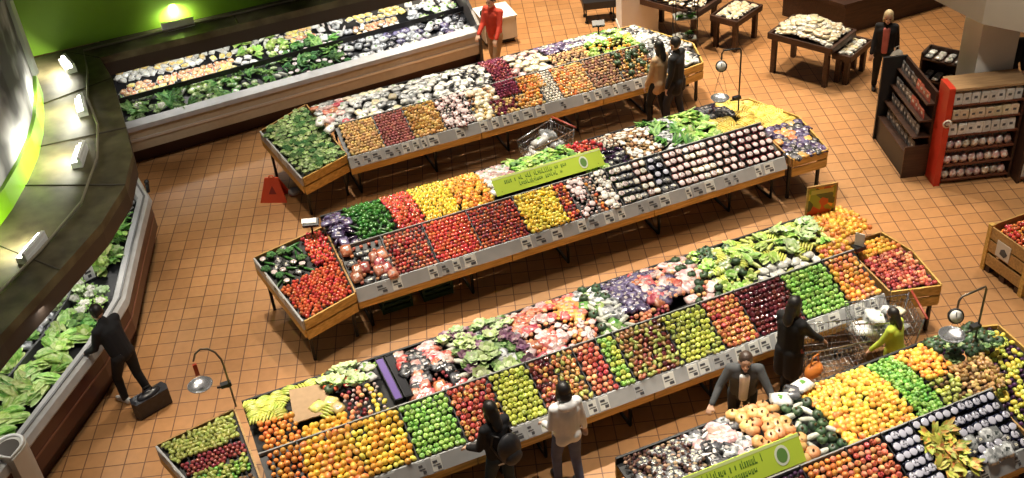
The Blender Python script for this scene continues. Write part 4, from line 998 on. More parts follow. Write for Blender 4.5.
# hanging scales
def scale_(x, y, z0, label, h, arm, kind_):
    t = thing('hanging_scale', label, 'scale', (x, y, z0))
    if kind_ == 'arch':
        pts = [(0, 0, 0), (0, 0, h * .7)] + [(arm[0] * (1 - math.cos(a)) / 2, arm[1] * (1 - math.cos(a)) / 2, h * .72 + .28 * h * math.sin(a)) for a in (.3, .8, 1.3, 1.8, 2.3, 2.8)]
        MB().tube(pts, .013, 8).build('pole', plain('pole_bronze', (.16, .13, .10), .3, .7), t)
        ex, ey, ez = pts[-1]
        MB().box((ex, ey, ez - .14), (.05, .03, .17)).build('dial', RED, t)
    else:
        pts = [(0, 0, 0), (0, 0, h - .04), (arm[0] * .06, arm[1] * .06, h), (arm[0] * .9, arm[1] * .9, h), (arm[0], arm[1], h - .05), (arm[0], arm[1], h - .16)]
        MB().tube(pts, .014, 8).build('pole', BLACKM if kind_ == 'dark' else plain('pole_bronze', (.16, .13, .10), .3, .7), t)
        ex, ey = arm; ez = h - .28
        Md = Matrix.Translation((ex, ey, ez)) @ Matrix.Rotation(math.radians(-30), 4, 'Z') @ Matrix.Rotation(math.radians(62), 4, 'X')
        d = MB().lathe([(.092, -.025), (.097, 0), (.092, .022), (.08, .024)], 20, M=Md).build('dial', BLACK, t)
        MB().lathe([(.075, .024), (.075, .029), (.001, .029)], 20, M=Md).build('dial_face', plain('dial_white', (.80, .80, .76), .4), d)
        MB().box((0, .025, .032), (.010, .055, .004), M=Md).build('needle', INK, d)
        for s in (-1, 1): MB().tube([(ex + s * .02, ey, ez - .1), (ex + s * .14, ey, .42)], .004, 5).build('chain', STEEL, t)
    px, py, pz = (arm[0] * 1.0, arm[1] * 1.0, .36)
    pn = MB().lathe([(.02, 0), (.10, .006), (.135, .03), (.148, .055), (.156, .057), (.142, .045), (.10, .016), (.02, .01)], 22, M=Matrix.Translation((px, py, pz)))
    pn.build('pan', plain('pan_steel', (.46, .47, .50), .25, .8), t)
    MB().tube([(0, 0, pz - .02), (px * .45, py * .45, pz - .02)], .014, 6).box((px * .12, py * .12, pz + .02), (.13, .07, .05)).build('bracket', BLACK, t)
scale_(.08, 10.78, .98, 'arched pole scale with red tag and round pan at the lower left bin', .98, (-.33, .12), 'arch')
scale_(9.22, 13.75, 1.0, 'dark pole hanging scale with white dial over the yellow bananas', 1.27, (-.30, .10), 'dark')
scale_(8.60, 7.48, 1.0, 'hanging scale with tilted white dial and steel pan at the lower right', .98, (-.42, -.02), 'bronze')

# ------------------------------------------------------------------ coolers
CO = plain('cooler_liner', (.010, .010, .012), .4)
KICK = plain('kick_brown', (.055, .016, .010), .4)
# long back cooler
def ry(x): return 19.12 + (x + .3) * .056
t = thing('refrigerated_cooler', 'long open refrigerated cooler of salads and bagged vegetables along the green wall', 'cooler', (3.2, 20.1, 0))
def T(mb, nm, mat): o = mb.build(nm, mat, t); o.location = (-3.2, -20.1, 0); return o
xa, xb = -.30, 6.78
def strip4(mb, ya, za, yb, zb, th=.03):
    """board between two lines parallel to the front rail"""
    vs = []
    for x in (xa, xb):
        for (y, z) in ((ya, za), (yb, zb), (yb, zb + th), (ya, za + th)):
            vs.append((x, (ry(x) if y < 5 else 0) + y if y < 5 else y, z))
    return mb.add(vs, [(0, 1, 2, 3), (7, 6, 5, 4), (0, 4, 5, 1), (1, 5, 6, 2), (2, 6, 7, 3), (3, 7, 4, 0)])
T(strip4(MB(), .18, .74, 21.05, 1.16), 'display_deck', CO)
T(strip4(MB(), 0, .78, .20, .82, .09), 'bumper_rail', GREYP)
T(strip4(MB(), .04, .36, .10, .36, .42), 'front_panel', plain('cooler_cream', (.44, .36, .25), .4, noise=.05))
T(strip4(MB(), .02, .56, .04, .56, .05), 'trim_line', plain('trim_steel', (.60, .60, .58), .3, .5))
T(strip4(MB(), .30, 0, .36, 0, .38), 'kick_plate', KICK)
T(MB().box(((xa + xb) / 2, 21.10, 1.0), (xb - xa, .06, 1.7)), 'back_panel', CO)
T(MB().prism([(xb, ry(xb) - .0), (xb + .06, ry(xb)), (xb + .06, 21.1), (xb, 21.1)], .0, [1.0, 1.0, 1.86, 1.86]), 'end_panel', plain('end_dark', (.07, .06, .055), .4))
T(strip4(MB(), .78, 1.02, .80, 1.02, .10), 'shelf_divider', CO)
def cool(x, s):      # s 0 front .. 1 back
    y0 = ry(x) + .24; y1 = 21.0; y = y0 + (y1 - y0) * s; z = .79 + (1.19 - .79) * ((y - ry(x) - .18) / (21.05 - ry(x) - .18))
    return Vector((x, y, z)), Matrix.Rotation(math.atan(.24), 3, 'X')
CS = [(-.25, .55, .0, .42, ['artichoke', 'cauliflower', 'herb_bunch'], .17, 'dark leafy green in the cooler corner'),  # cauliflower, salad packs and green bags mixed in as highlights on the greens
 (.55, 1.0, .0, .42, ['herb_bunch', 'pale_squash', 'herb_bunch'], .15, 'pale stalked greens in the cooler right of the dark corner lettuce'),
 (1.0, 2.0, .0, .42, ['artichoke', 'salad_pack', 'green_bag', 'herb_bunch'], .15, 'dark green bunch in the cooler front row'),  # paler packs and bags stand in for highlights on the leaves
 (2.0, 2.9, .0, .45, ['pale_squash', 'cucumber', 'herb_bunch', 'salad_pack'], .15, 'light stalked greens in the cooler front row'),
 (2.9, 4.1, .0, .70, ['cucumber', 'herb_bunch', 'broccoli', 'green_punnet'], .14, 'green bunch in the densest green part of the cooler'),
 (4.1, 5.0, .0, .45, ['grey_bag', 'white_bag', 'dark_pack'], .20, 'white bag in the cooler front row'),
 (5.0, 6.7, .0, .40, ['purple_bag', 'grey_bag', 'white_bag', 'dark_bag'], .19, 'purple and white bag in the cooler front row'),
 (-.2, 2.0, .48, .70, ['cut_fruit_pack', 'cut_fruit_pack', 'yellow_pack'], (.145, .13), 'orange cut fruit pack in the cooler'),
 (-.2, 2.0, .76, .98, ['white_pack', 'yellow_pack', 'white_pack'], (.155, .13), 'pale pack in the cooler back row'),
 (2.05, 2.6, .50, .98, ['lettuce', 'leafy_bunch', 'white_pack'], .17, 'bright green lettuce in the cooler middle'),
 (2.65, 3.1, .50, .98, ['mushroom_punnet', 'lettuce', 'pale_squash'], .14, 'pale mushroom pack in the cooler middle'),
 (3.15, 3.7, .72, .98, ['cut_fruit_pack', 'yellow_pack'], .14, 'yellow orange pack in the cooler back row'),
 (3.75, 4.4, .60, .98, ['white_bag', 'white_radish', 'grey_bag'], .18, 'white bag in the cooler back row'),
 (4.45, 5.6, .76, .98, ['yellow_pack', 'yellow_bag'], .15, 'yellow pack in the cooler back row'),
 (4.45, 5.4, .50, .72, ['cut_fruit_pack', 'nut_punnet'], .14, 'amber pack in the cooler middle row'),
 (5.65, 6.7, .45, .98, ['white_bag', 'grey_bag', 'cauliflower', 'dark_pack'], .19, 'white and grey bag at the right end of the cooler')]
for x0, x1, s0, s1, kk, pt, wd in CS:
    pu, pv = pt if isinstance(pt, tuple) else (pt, pt)
    fill(cool, x0, x1, s0, s1, kk, (pu, pv / 1.5), wd, wd + ' along the green wall', keep=.78 if s1 < .5 and x1 < 3 else .93, jit=.12)

# left cooler: follows a bent line
RAIL = [(-3.25, 10.3), (-2.33, 11.6), (-1.38, 12.95), (-.90, 13.85), (-.55, 15.2), (-.20, 16.5), (-.40, 18.1), (-.34, 19.05)]
rl = [Vector((*p, 0)) for p in RAIL]; cum = [0]
for a, b in zip(rl, rl[1:]): cum.append(cum[-1] + (b - a).length)
nrms = []
for i in range(len(rl)):
    a = rl[max(i - 1, 0)]; b = rl[min(i + 1, len(rl) - 1)]; d = (b - a).normalized(); nrms.append(Vector((-d.y, d.x, 0)))
def lrail(s, off):
    for i in range(len(rl) - 1):
        if s <= cum[i + 1] or i == len(rl) - 2:
            f_ = (s - cum[i]) / (cum[i + 1] - cum[i]); p = rl[i].lerp(rl[i + 1], f_); n = nrms[i].lerp(nrms[i + 1], f_).normalized(); return p + n * off, n
t = thing('refrigerated_cooler', 'curving open cooler of lettuces and greens under the canopy on the left', 'cooler', (-1.9, 13.9, 0))
def loft(offz, nm, mat, closed=True, i0=0, i1=None):
    """section points (offset, z) swept along the bent rail"""
    mb = MB(); vs = []; fs = []; n = len(offz); idx = range(i0, (i1 or len(rl)))
    for i in idx:
        for o_, z in offz: p = rl[i] + nrms[i] * o_; vs.append((p.x + 1.9, p.y - 13.9, z))
    m_ = len(list(idx))
    for i in range(m_ - 1):
        for j in range(n): fs.append((i * n + j, i * n + (j + 1) % n, (i + 1) * n + (j + 1) % n, (i + 1) * n + j))
    fs += [tuple(range(n)), tuple(range((m_ - 1) * n, m_ * n))[::-1]]
    return mb.add(vs, fs).build(nm, mat, t)
loft([(0, .80), (.03, .90), (.10, .93), (.20, .92), (.24, .86), (.24, .76), (.02, .76)], 'bumper_rail', GREYP)
loft([(.085, .935), (.115, .935), (.115, .945), (.085, .945)], 'rail_groove', plain('groove', (.15, .15, .15), .4))
loft([(.04, .30), (.08, .30), (.08, .77), (.04, .77)], 'front_panel', plain('panel_maroon', (.075, .022, .015), .35))
loft([(.03, .52), (.042, .52), (.042, .55), (.03, .55)], 'trim_line', plain('trim_maroon', (.20, .08, .05), .3))
loft([(.18, 0), (.22, 0), (.22, .32), (.18, .32)], 'kick_plate', KICK)
loft([(.20, .74), (1.62, 1.06), (1.62, 1.09), (.20, .78)], 'display_deck', CO)
loft([(1.60, .2), (1.64, .2), (1.64, 1.86), (1.60, 1.86)], 'back_panel', CO)
loft([(.80, .90), (.83, .90), (.83, 1.03), (.80, 1.03)], 'shelf_divider', plain('divider_grey', (.12, .12, .12), .4))
def lsurf(s, off):
    p, n = lrail(s, off); z = .79 + (off - .2) / 1.42 * .31; d = Vector((n.y, -n.x, 0))
    ax = d; return Vector((p.x, p.y, z)), Matrix.Rotation(.21, 3, ax)
tot = cum[-1]
LS = [(.3, 1.6, .3, .78, ['cabbage', 'cabbage', 'romaine'], .19, 'pale green cabbage at the near end of the left cooler'),
 (1.65, 3.0, .3, .78, ['romaine', 'romaine', 'leafy_bunch'], (.20, .15), 'bright green romaine lettuce in the left cooler'),
 (3.05, 3.9, .3, .78, ['lettuce', 'dark_lettuce', 'romaine'], .19, 'curly green lettuce beside the shopper leaning on the left cooler'),
 (3.95, 4.7, .3, 1.2, ['cauliflower', 'cabbage', 'cauliflower'], .19, 'white green cauliflower or cabbage in the left cooler'),
 (5.0, 6.3, .3, 1.2, ['herb_bunch', 'leafy_bunch', 'lettuce'], .18, 'small leafy bunch near the bend of the left cooler'),
 (6.35, 7.9, .3, 1.0, ['white_bag', 'grey_bag', 'leafy_bunch', 'herb_bunch'], .19, 'pale bag or leaf at the far corner of the left cooler'),
 (.3, 1.6, .86, 1.5, ['cabbage', 'white_bag', 'romaine'], .20, 'pale cabbage in the upper row at the near end of left cooler'),
 (1.7, 2.8, .86, 1.5, ['lettuce', 'leafy_bunch', 'white_bag'], .22, 'green lettuce in the upper row of the left cooler'),
 (2.9, 3.9, .86, 1.5, ['white_bag', 'grey_bag', 'leafy_bunch', 'dark_lettuce'], .22, 'white bag or leaf in the upper row of the left cooler')]
for s0, s1, o0, o1, kk, pt, wd in LS:
    fill(lsurf, s0, s1, o0, o1, kk, pt, wd, wd, keep=.86, jit=.12)
p, n = lrail(4.85, .62)
cd = thing('price_board', 'white upright price card among the greens in the left cooler', 'sign', (p.x, p.y, .86), .35)
MB().box((0, 0, .13), (.16, .015, .24)).build('card', WHITE, cd); MB().box((0, 0, .02), (.18, .05, .04)).build('base', BLACK, cd)
MB().box((-.01, -.0095, .17), (.09, .004, .035)).box((0, -.0095, .10), (.05, .004, .05)).build('print', INK, cd)
# black microphone-like handle on the corner of the rail
o = MB().tube([(0, 0, 0), (.02, .0, .17)], [.028, .035], 8).blob(.045, M=Matrix.Translation((.02, 0, .19))).build('rail_handle', BLACK); o.location = (-.22, 16.72, .86)
tag(o, 'short black handle sticking up at the bend of the left cooler rail', 'handle')
# end cap post at the near end
t = thing('cooler_end_cap', 'rounded beige end post with an arched opening at the lower left corner', 'end cap', (-2.66, 11.32, 0), math.radians(-38))
n_ = 12; prof = [(-.20, -.10), (.20, -.10)] + [(.20 * math.cos(a), .10 + .20 * math.sin(a)) for a in [PI * k / n_ for k in range(n_ + 1)]]
MB().prism(prof, 0, .98).build('post', OFFW, t)
pr2 = [(-.13, -.07), (.13, -.07)] + [(.13 * math.cos(a), .08 + .13 * math.sin(a)) for a in [PI * k / n_ for k in range(n_ + 1)]]
MB().prism(pr2, .975, .99).build('opening', plain('hollow_shade', (.06, .05, .04), .6), t)  # dark plate on the solid post stands in for a shaded hollow
mb = MB(); rimp = [(x * 1.28, y * 1.28, 1.0) for x, y in pr2]; mb.tube(rimp, .02, 6, closed=True); mb.build('rim', WHITE, t)

# white cabinet right of the back cooler
t = thing('white_cabinet', 'low white cabinet beside the person in red at the cooler end', 'cabinet', (7.62, 20.75, 0), math.radians(-4))
MB().box((0, 0, .36), (.72, .75, .48)).build('body', OFFW, t); MB().box((0, 0, .615), (.76, .79, .03)).build('top', WHITE, t); MB().box((0, .03, .06), (.64, .64, .12)).build('plinth', BLACK, t)
o = MB().blob(.10, (1.3, 1, .9), 10, 6, lump=.08).build('dark_green_bag', plain('bag_dkgreen', (.02, .06, .045), .5)); o.location = (7.35, 20.6, .715); tag(o, 'dark green bag lying on the low white cabinet', 'bag')

# ------------------------------------------------------------------ right hand shelving round the column
P0 = Vector((11.71, 11.71, 0)); RR = Matrix.Rotation(TA - PI / 2, 4, 'Z')
t = thing('front_shelf_unit', 'dark shelf unit with a red end panel, full of white cartons, before the column', 'shelving', P0, TA - PI / 2)
W_ = 1.26; D_ = .40; Hh = 1.76
MB().box((.05, .14, .90), (.10, .36, 1.80)).build('red_end_panel', RED, t)
mb = MB(); mb.lathe([(.001, 0), (.075, 0), (.075, .004)], 20, M=Matrix.Translation((.05, -.045, 1.18)) @ Matrix.Rotation(PI / 2, 4, 'X')); em = mb.build('emblem', plain('emblem_cream', (.75, .68, .58), .5), t)
MB().tube([(.05 + .042 * math.cos(a), -.051, 1.18 + .042 * math.sin(a)) for a in [.8 + k * .5 for k in range(10)]], .010, 5).build('emblem_ring', plain('emblem_dark', (.15, .05, .04), .5), em)
MB().box((W_ / 2 + .05, D_ + .0, Hh / 2), (W_ - .1, .03, Hh)).build('back_panel', REDWOOD, t)
MB().box((W_, .18, Hh / 2), (.04, .40, Hh)).build('side_panel', DARKWOOD, t)
MB().box((W_ / 2 + .05, .20, Hh), (W_ - .05, .46, .04)).build('top_board', wood('shelf_top', (.30, .18, .09), (.42, .27, .14)), t)
lev = [.08, .36, .64, .92, 1.20, 1.47]
for z in lev: MB().box((W_ / 2 + .05, .17, z), (W_ - .14, .38, .03)).build('shelf', REDWOOD, t)
inv = RR; 
def unit_place(k, x, y, z, g, lb, yaw=0, sc_=1.):
    p = P0 + (RR @ Vector((x, y, z))); place(k, p, RR.to_3x3(), g, lb, yaw, sc_)
rows = [('snack_bag', 'patterned snack bag on the lowest shelf'), ('snack_bag', 'patterned snack bag on the second lowest shelf'), ('snack_bag', 'patterned snack bag on the third lowest shelf'),
        ('white_carton', 'white carton on the middle shelf'), ('cream_carton', 'cream carton on the second highest shelf'), ('white_carton', 'white carton on the highest shelf')]
for z, (k, lb) in zip(lev, rows):
    for i in range(8):
        for j in range(2): unit_place(k, .19 + i * .135, .055 + j * .14, z + .017, lb, lb + ' of the red ended shelf unit')
# left side: slanted dark card racks
t = thing('side_card_rack', 'dark slanted rack of black and red packets on the left side of the shelving', 'rack', P0, TA - PI / 2)
MB().box((-.22, .95, .22), (.34, 1.30, .44)).build('base', BLACK, t)
MB().box((-.02, .95, .80), (.04, 1.30, 1.55)).build('back_panel', DARKWOOD, t)
MB().box((-.22, 1.62, .80), (.42, .04, 1.58)).build('end_panel', BLACK, t)
MB().box((-.22, .31, .30), (.40, .03, .6)).build('end_panel', DARKWOOD, t)
for q, z in enumerate((.46, .76, 1.06, 1.36)):
    d_ = .36 - q * .075
    MB().box((-.04 - d_ / 2, .95, z), (d_, 1.30, .025)).build('shelf', DARKWOOD, t)
    for i in range(9):
        k = 'red_card' if (q >= 2 and i < 4) else 'dark_card'
        unit_place(k, -.04 - d_ * .62, .40 + i * .135, z + .014, 'packets in the dark side rack level %d' % q if False else 'packets in the dark side rack', ('red packet' if k == 'red_card' else 'black packet') + ' standing in the slanted rack left of the red panel', yaw=-PI / 2, sc_=1.15)
# small white goods shelf behind the column
t = thing('low_shelf_unit', 'low dark shelf of white bags behind the column at the upper right', 'shelving', (13.05, 13.75, 0), math.radians(-61))
for z in (.28, .68, 1.08): MB().box((.42, .17, z), (.90, .36, .03)).build('shelf', DARKWOOD, t)
MB().box((.42, .36, .60), (.90, .03, 1.2)).build('back_panel', DARKWOOD, t)
for x in (-.04, .88): MB().box((x, .17, .60), (.03, .38, 1.2)).build('side_panel', DARKWOOD, t)
Rw = Matrix.Rotation(math.radians(-61), 3, 'Z')
for z in (.28, .68, 1.08):
    for i in range(5):
        for j in range(2):
            p = Vector((13.05, 13.75, z + .016)) + Rw @ Vector((.06 + i * .175, .08 + j * .17, 0)); place('white_bag' if (i + j) % 3 else 'grey_bag', p, Rw, 'white bags on the low shelf', 'white bag on the low dark shelf behind the column', yaw=0, scale=.8)
# right neighbour unit
t = thing('egg_shelf_unit', 'dark shelf unit of white cartons cut by the right edge of the photo', 'shelving', P0, TA - PI / 2)
MB().box((1.34, .02, .80), (.05, .46, 1.60)).build('side_panel', DARKWOOD, t)
MB().box((1.9, .26, .80), (1.1, .03, 1.60)).build('back_panel', REDWOOD, t)
for z in (.08, .38, .68, .98, 1.28): MB().box((1.9, .02, z), (1.08, .44, .03)).build('shelf', REDWOOD, t)
for z in (.08, .38, .68, .98, 1.28):
    for i in range(4):
        for j in range(2): unit_place('white_carton', 1.45 + i * .14, -.10 + j * .14, z + .016, 'cartons in the right edge shelf', 'white carton in the shelf unit at the right edge of the photo', sc_=1.1)

# ------------------------------------------------------------------ far tables
def table(name, cx, cy, rz, w_, d, h, label, legs=4, lt=.09):
    t = thing(name, label, 'table', (cx, cy, 0), rz)
    MB().box((0, 0, h - .03), (w_, d, .06)).build('tabletop', DARKWOOD, t)
    for a, b, e, f_ in ((0, -d / 2, w_, .03), (0, d / 2, w_, .03), (-w_ / 2, 0, .03, d), (w_ / 2, 0, .03, d)):
        MB().box((a, b, h + .0), (e + .03, f_, .12)).build('rim', DARKWOOD, t)
    for sx in (-1, 1):
        for sy in (-1, 1): MB().box((sx * (w_ / 2 - lt), sy * (d / 2 - lt), (h - .06) / 2), (lt, lt, h - .06)).build('leg', DARKWOOD, t)
    return t
def heap_on(cx, cy, rz, w_, d, z, kk, pitch, g, lb, peak=.12):
    R = Matrix.Rotation(rz, 3, 'Z')
    def s(u, v):
        hh = peak * math.cos(min(1, abs(u) / (w_ / 2)) * PI / 2) * math.cos(min(1, abs(v) / (d / 2)) * PI / 2)
        return Vector((cx, cy, z + hh)) + R @ Vector((u, v, 0)), R
    fill(s, -w_ / 2 + .05, w_ / 2 - .05, -d / 2 + .05, d / 2 - .05, kk, pitch, g, lb, jit=.15)
rB = math.radians(-64)
# B main: corners (11.61,16.46) (12.19,15.29) (13.09,15.69)
table('display_table', 12.36, 16.07, rB, 1.30, .98, .80, 'dark wood table heaped with cream packages left of the blonde shopper')
heap_on(12.36, 16.07, rB, 1.24, .92, .83, ['cheese_pack', 'cheese_pack', 'bread_pack', 'cream_bag', 'white_pack'], .105, 'packages on the blonde shopper side table', 'cream package heaped on the dark table left of the blonde shopper', .26)
rl_ = rB
table('side_table', 12.90, 15.50, math.radians(26), .85, .36, .58, 'low dark ledge table of white packs at the foot of the package table')
heap_on(12.90, 15.50, math.radians(26), .80, .32, .61, ['white_pack', 'bread_pack'], .13, 'packs on the low ledge table', 'white pack on the low ledge table near the blonde shopper', .02)
table('display_table', 11.0, 18.85, rB, 1.5, .95, .80, 'dark wood table near the grey column, cut by the top of the photo')
heap_on(11.0, 18.85, rB, 1.42, .88, .83, ['bread_pack', 'dark_pack', 'spice_jar', 'nut_punnet'], .14, 'goods on the dark table near the column', 'brown package on the dark table near the grey column', .08)
table('display_table', 11.85, 17.92, math.radians(26), .95, .62, .66, 'dark wooden table of bread packs, upper middle right, nearest the scale pole')
heap_on(11.85, 17.92, math.radians(26), .88, .55, .69, ['bread_pack', 'cheese_pack'], .14, 'bread packs on the upper table', 'tan bread pack on the upper middle right table', .05)
# long dark counter at the top right
t = thing('freezer_counter', 'long dark red counter of packets along the top right', 'counter', (14.9, 17.6, 0), 0)
MB().prism([(-1.0, -.58), (1.6, -.52), (1.6, .9), (-1.5, .9)], 0, .62).build('body', DARKWOOD, t)
MB().prism([(-1.03, -.61), (1.63, -.55), (1.63, -.47), (-1.0, -.53)], .62, .70).build('front_rim', DARKWOOD, t)
MB().prism([(-1.08, -.61), (-1.0, -.58), (-1.47, .9), (-1.55, .9)], .62, .70).build('side_rim', DARKWOOD, t)
heap_on(15.0, 17.75, 0, 2.1, .9, .63, ['purple_bag', 'grey_bag', 'dark_bag', 'white_bag'], .18, 'packets in the dark red counter', 'purple or grey packet in the long dark counter at the top right', .04)
# plant rack by the column
t = thing('wire_rack', 'narrow tall rack of green and white packs between column and couple', 'rack', (10.72, 18.05, 0), math.radians(-20))
for x in (-.22, .22):
    for y in (-.16, .16): MB().tube([(x, y, 0), (x, y, 1.7)], .012, 6).build('post', BLACKM, t)
for z in (.35, .8, 1.25, 1.6): MB().box((0, 0, z), (.46, .34, .02)).build('shelf', plain('rack_shelf', (.3, .32, .3), .4), t)
Rk = Matrix.Rotation(math.radians(-20), 3, 'Z')
for z in (.35, .8, 1.25, 1.6):
    for i in range(2):
        for j in range(2):
            place(RND.choice(['herb_bunch', 'white_bag', 'dark_bag']), Vector((10.72, 18.05, z + .012)) + Rk @ Vector((-.11 + i * .21, -.08 + j * .15, 0)), Rk, 'packs on the tall rack', 'green, white or black pack on the tall rack beside the grey column', scale=.8)
t = thing('black_trolley', 'black flat trolley on the floor at the top edge left of the column', 'trolley', (9.95, 20.45, 0), math.radians(-18))
MB().box((0, 0, .42), (.72, .45, .16)).build('tray', BLACK, t)
for sx in (-1, 1):
    for sy in (-1, 1): MB().tube([(sx * .30, sy * .18, .36), (sx * .30, sy * .18, .03)], .018, 6).blob(.035, M=Matrix.Translation((sx * .30, sy * .18, .036))).build('leg', BLACKM, t)
# big crate at right
t = thing('pallet_bin', 'tall wooden bin heaped with red tomatoes at the right edge', 'bin', (11.45, 9.22, 0))
for z in (.22, .46, .68):
    MB().box((-.60, 0, z), (.025, .78, .19)).build('side_board', PINED, t); MB().box((.60, 0, z), (.025, .78, .19)).build('side_board', PINED, t)
    MB().box((0, -.39, z), (1.2, .025, .19)).build('side_board', PINED, t); MB().box((0, .39, z), (1.2, .025, .19)).build('side_board', PINED, t)
for sx in (-1, 1):
    for sy in (-1, 1): MB().box((sx * .585, sy * .375, .40), (.07, .07, .80)).build('corner_post', PINE, t)
MB().box((0, 0, .60), (1.16, .74, .03)).build('false_floor', DARKWOOD, t)
for y in (-.3, 0, .3): MB().box((0, y, .05), (1.2, .1, .10)).build('skid', DARKWOOD, t)
lb_ = MB().box((-.618, .06, .52), (.008, .26, .26)).build('label', plain('label_cream', (.66, .62, .54), .5), t)
MB().prism([(.0, -.07), (.07, 0), (.03, .06), (-.05, .07), (-.07, -.02)], 0, .005, M=Matrix.Translation((-.622, .04, .50)) @ Matrix.Rotation(-PI / 2, 4, 'Y')).build('printed_mark', INK, lb_)
heap_on(11.45, 9.22, 0, 1.14, .72, .64, ['long_red_tomato', 'orange_tomato', 'red_pepper'], .068, 'tomatoes in the right edge bin', 'orange red tomato heaped in the tall wooden bin at the right edge', .18)
# floor sign, crates under the middle stand
t = thing('floor_sign', 'folded orange red floor sign under the left end of the farthest stand', 'floor sign', (1.80, 16.86, 0), math.radians(-28))
for s in (-1, 1):
    mb = MB(); mb.add([(-.24, s * .16, 0), (.24, s * .16, 0), (.12, s * .015, .42), (-.12, s * .015, .42), (-.24, s * .14, 0), (.24, s * .14, 0), (.12, 0, .42), (-.12, 0, .42)], [(0, 1, 2, 3), (7, 6, 5, 4), (0, 4, 5, 1), (1, 5, 6, 2), (2, 6, 7, 3), (3, 7, 4, 0)])
    mb.build('panel', ORANGEP, t)
mb = MB(); mb.add([(-.07, -.112, .15), (.07, -.112, .15), (0, -.062, .29)], [(0, 1, 2)]).build('warning_mark', plain('mark_maroon', (.28, .03, .02), .5), t)
MB().tube([(-.05, 0, .41), (-.03, 0, .46), (.03, 0, .46), (.05, 0, .41)], .012, 6).build('handle', ORANGEP, t)
o = MB().blob(.09, (1.3, 1, .8), 10, 6, lump=.1).build('grey_rag', plain('rag', (.32, .32, .34), .9)); o.location = (2.12, 16.80, .062); tag(o, 'small grey rag on the floor next to the orange red sign', 'rag')
GC = plain('green_crate', (.012, .045, .02), .5)
for i, (x, lb) in enumerate([(2.75, 'dark green crate under the middle stand, nearer its left end'), (3.40, 'dark green crate under the middle stand, right one of the pair')]):
    t = thing('storage_crate', lb, 'crate', (x, 12.98, 0), 0, 'green crates under the middle stand')
    mb = MB().box((0, 0, .02), (.46, .32, .03))
    for a, b, e, f_ in ((0, -.16, .46, .015), (0, .16, .46, .015), (-.23, 0, .015, .32), (.23, 0, .015, .32)):
        mb.box((a, b, .06), (e, f_, .06)); mb.box((a, b, .15), (e, f_, .04)); mb.box((a, b, .24), (e, f_, .05))
    for sx in (-1, 1):
        for sy in (-1, 1): mb.box((sx * .225, sy * .155, .14), (.03, .03, .26))
    mb.build('crate_body', GC, t)

# ------------------------------------------------------------------ shopping carts
def cart(x, y, rz, label, fillk=None):
    t = thing('shopping_cart', label, 'shopping cart', (x, y, 0), rz)
    zt, zb = .96, .52
    top = [(-.44, -.28), (.40, -.22), (.40, .22), (-.44, .28)]; bot = [(-.34, -.22), (.34, -.17), (.34, .17), (-.34, .22)]
    mb = MB(); r = .0055
    mb.tube([(*p, zt) for p in top], .011, 6, closed=True); mb.tube([(*p, zb) for p in bot], .009, 6, closed=True)
    def lerp(a, b, f_): return (a[0] + (b[0] - a[0]) * f_, a[1] + (b[1] - a[1]) * f_)
    for e in range(4):
        a, b = top[e], top[(e + 1) % 4]; c, d = bot[e], bot[(e + 1) % 4]
        n = 14 if e % 2 == 0 else 8
        for k in range(n + 1):
            p, q = lerp(a, b, k / n), lerp(c, d, k / n); mb.tube([(*p, zt), (*q, zb)], .0035, 4)
        for k in (1, 2, 3):
            f_ = k / 4; p, q = lerp(a, c, f_), lerp(b, d, f_); z = zt + (zb - zt) * f_; mb.tube([(*p, z), (*q, z)], .004, 4)
    for k in range(1, 10):
        f_ = k / 10; mb.tube([(*lerp(bot[0], bot[1], f_), zb), (*lerp(bot[3], bot[2], f_), zb)], .0035, 4)
    mb.build('basket', STEEL, t)
    mb = MB()
    for s in (-1, 1):
        mb.tube([(-.46, s * .28, .99), (-.42, s * .25, .55), (-.36, s * .24, .30), (.42, s * .19, .16), (.44, s * .19, .10)], .012, 6)
        mb.tube([(-.36, s * .24, .30), (-.42, s * .24, .10)], .012, 6)
    for k in range(7): xx = -.30 + k * .11; mb.tube([(xx, -.22, .29 - (xx + .36) * .17), (xx, .22, .29 - (xx + .36) * .17)], .004, 4)
    mb.build('frame', STEEL, t)
    MB().tube([(-.50, -.29, 1.0), (-.50, .29, 1.0)], .017, 8).build('handle', plain('cart_handle', (.30, .05, .03), .4), t)
    for sx, sy in ((-.42, -.24), (-.42, .24), (.44, -.19), (.44, .19)):
        MB().lathe([(.001, -.014), (.06, -.014), (.06, .014), (.001, .014)], 14, M=Matrix.Translation((sx, sy, .06)) @ Matrix.Rotation(PI / 2, 4, 'X')).build('wheel', BLACK, t)
    return t
def cart_bags(x, y, rz, items):
    R = Matrix.Rotation(rz, 3, 'Z')
    for (dx, dy, z, k, g, lb, s) in items: place(k, Vector((x, y, z)) + R @ Vector((dx, dy, 0)), R @ Euler((U(-.4, .4), U(-.3, .3), 0)).to_matrix(), g, lb, scale=s)
cart(6.15, 14.92, math.radians(200), 'shopping cart with clear bags standing alone between the far and middle stands')
cart_bags(6.15, 14.92, math.radians(200), [(dx, dy, z, 'white_bag' if (i % 3) else 'grey_bag', 'bags in the lone cart', 'clear white bag in the cart standing alone in the far aisle', 1.6) for i, (dx, dy, z) in enumerate([(-.22, -.08, .56), (.0, .08, .57), (.2, -.05, .56), (-.2, .09, .69), (.05, -.08, .70), (.22, .08, .70), (-.15, -.05, .84), (.10, .05, .86)])])
cart(7.30, 8.52, math.radians(-15), 'nearly empty wire shopping cart pushed by the shopper in black')
cart(8.12, 8.62, math.radians(160), 'shopping cart full of clear bags beside the yellow green jacket')
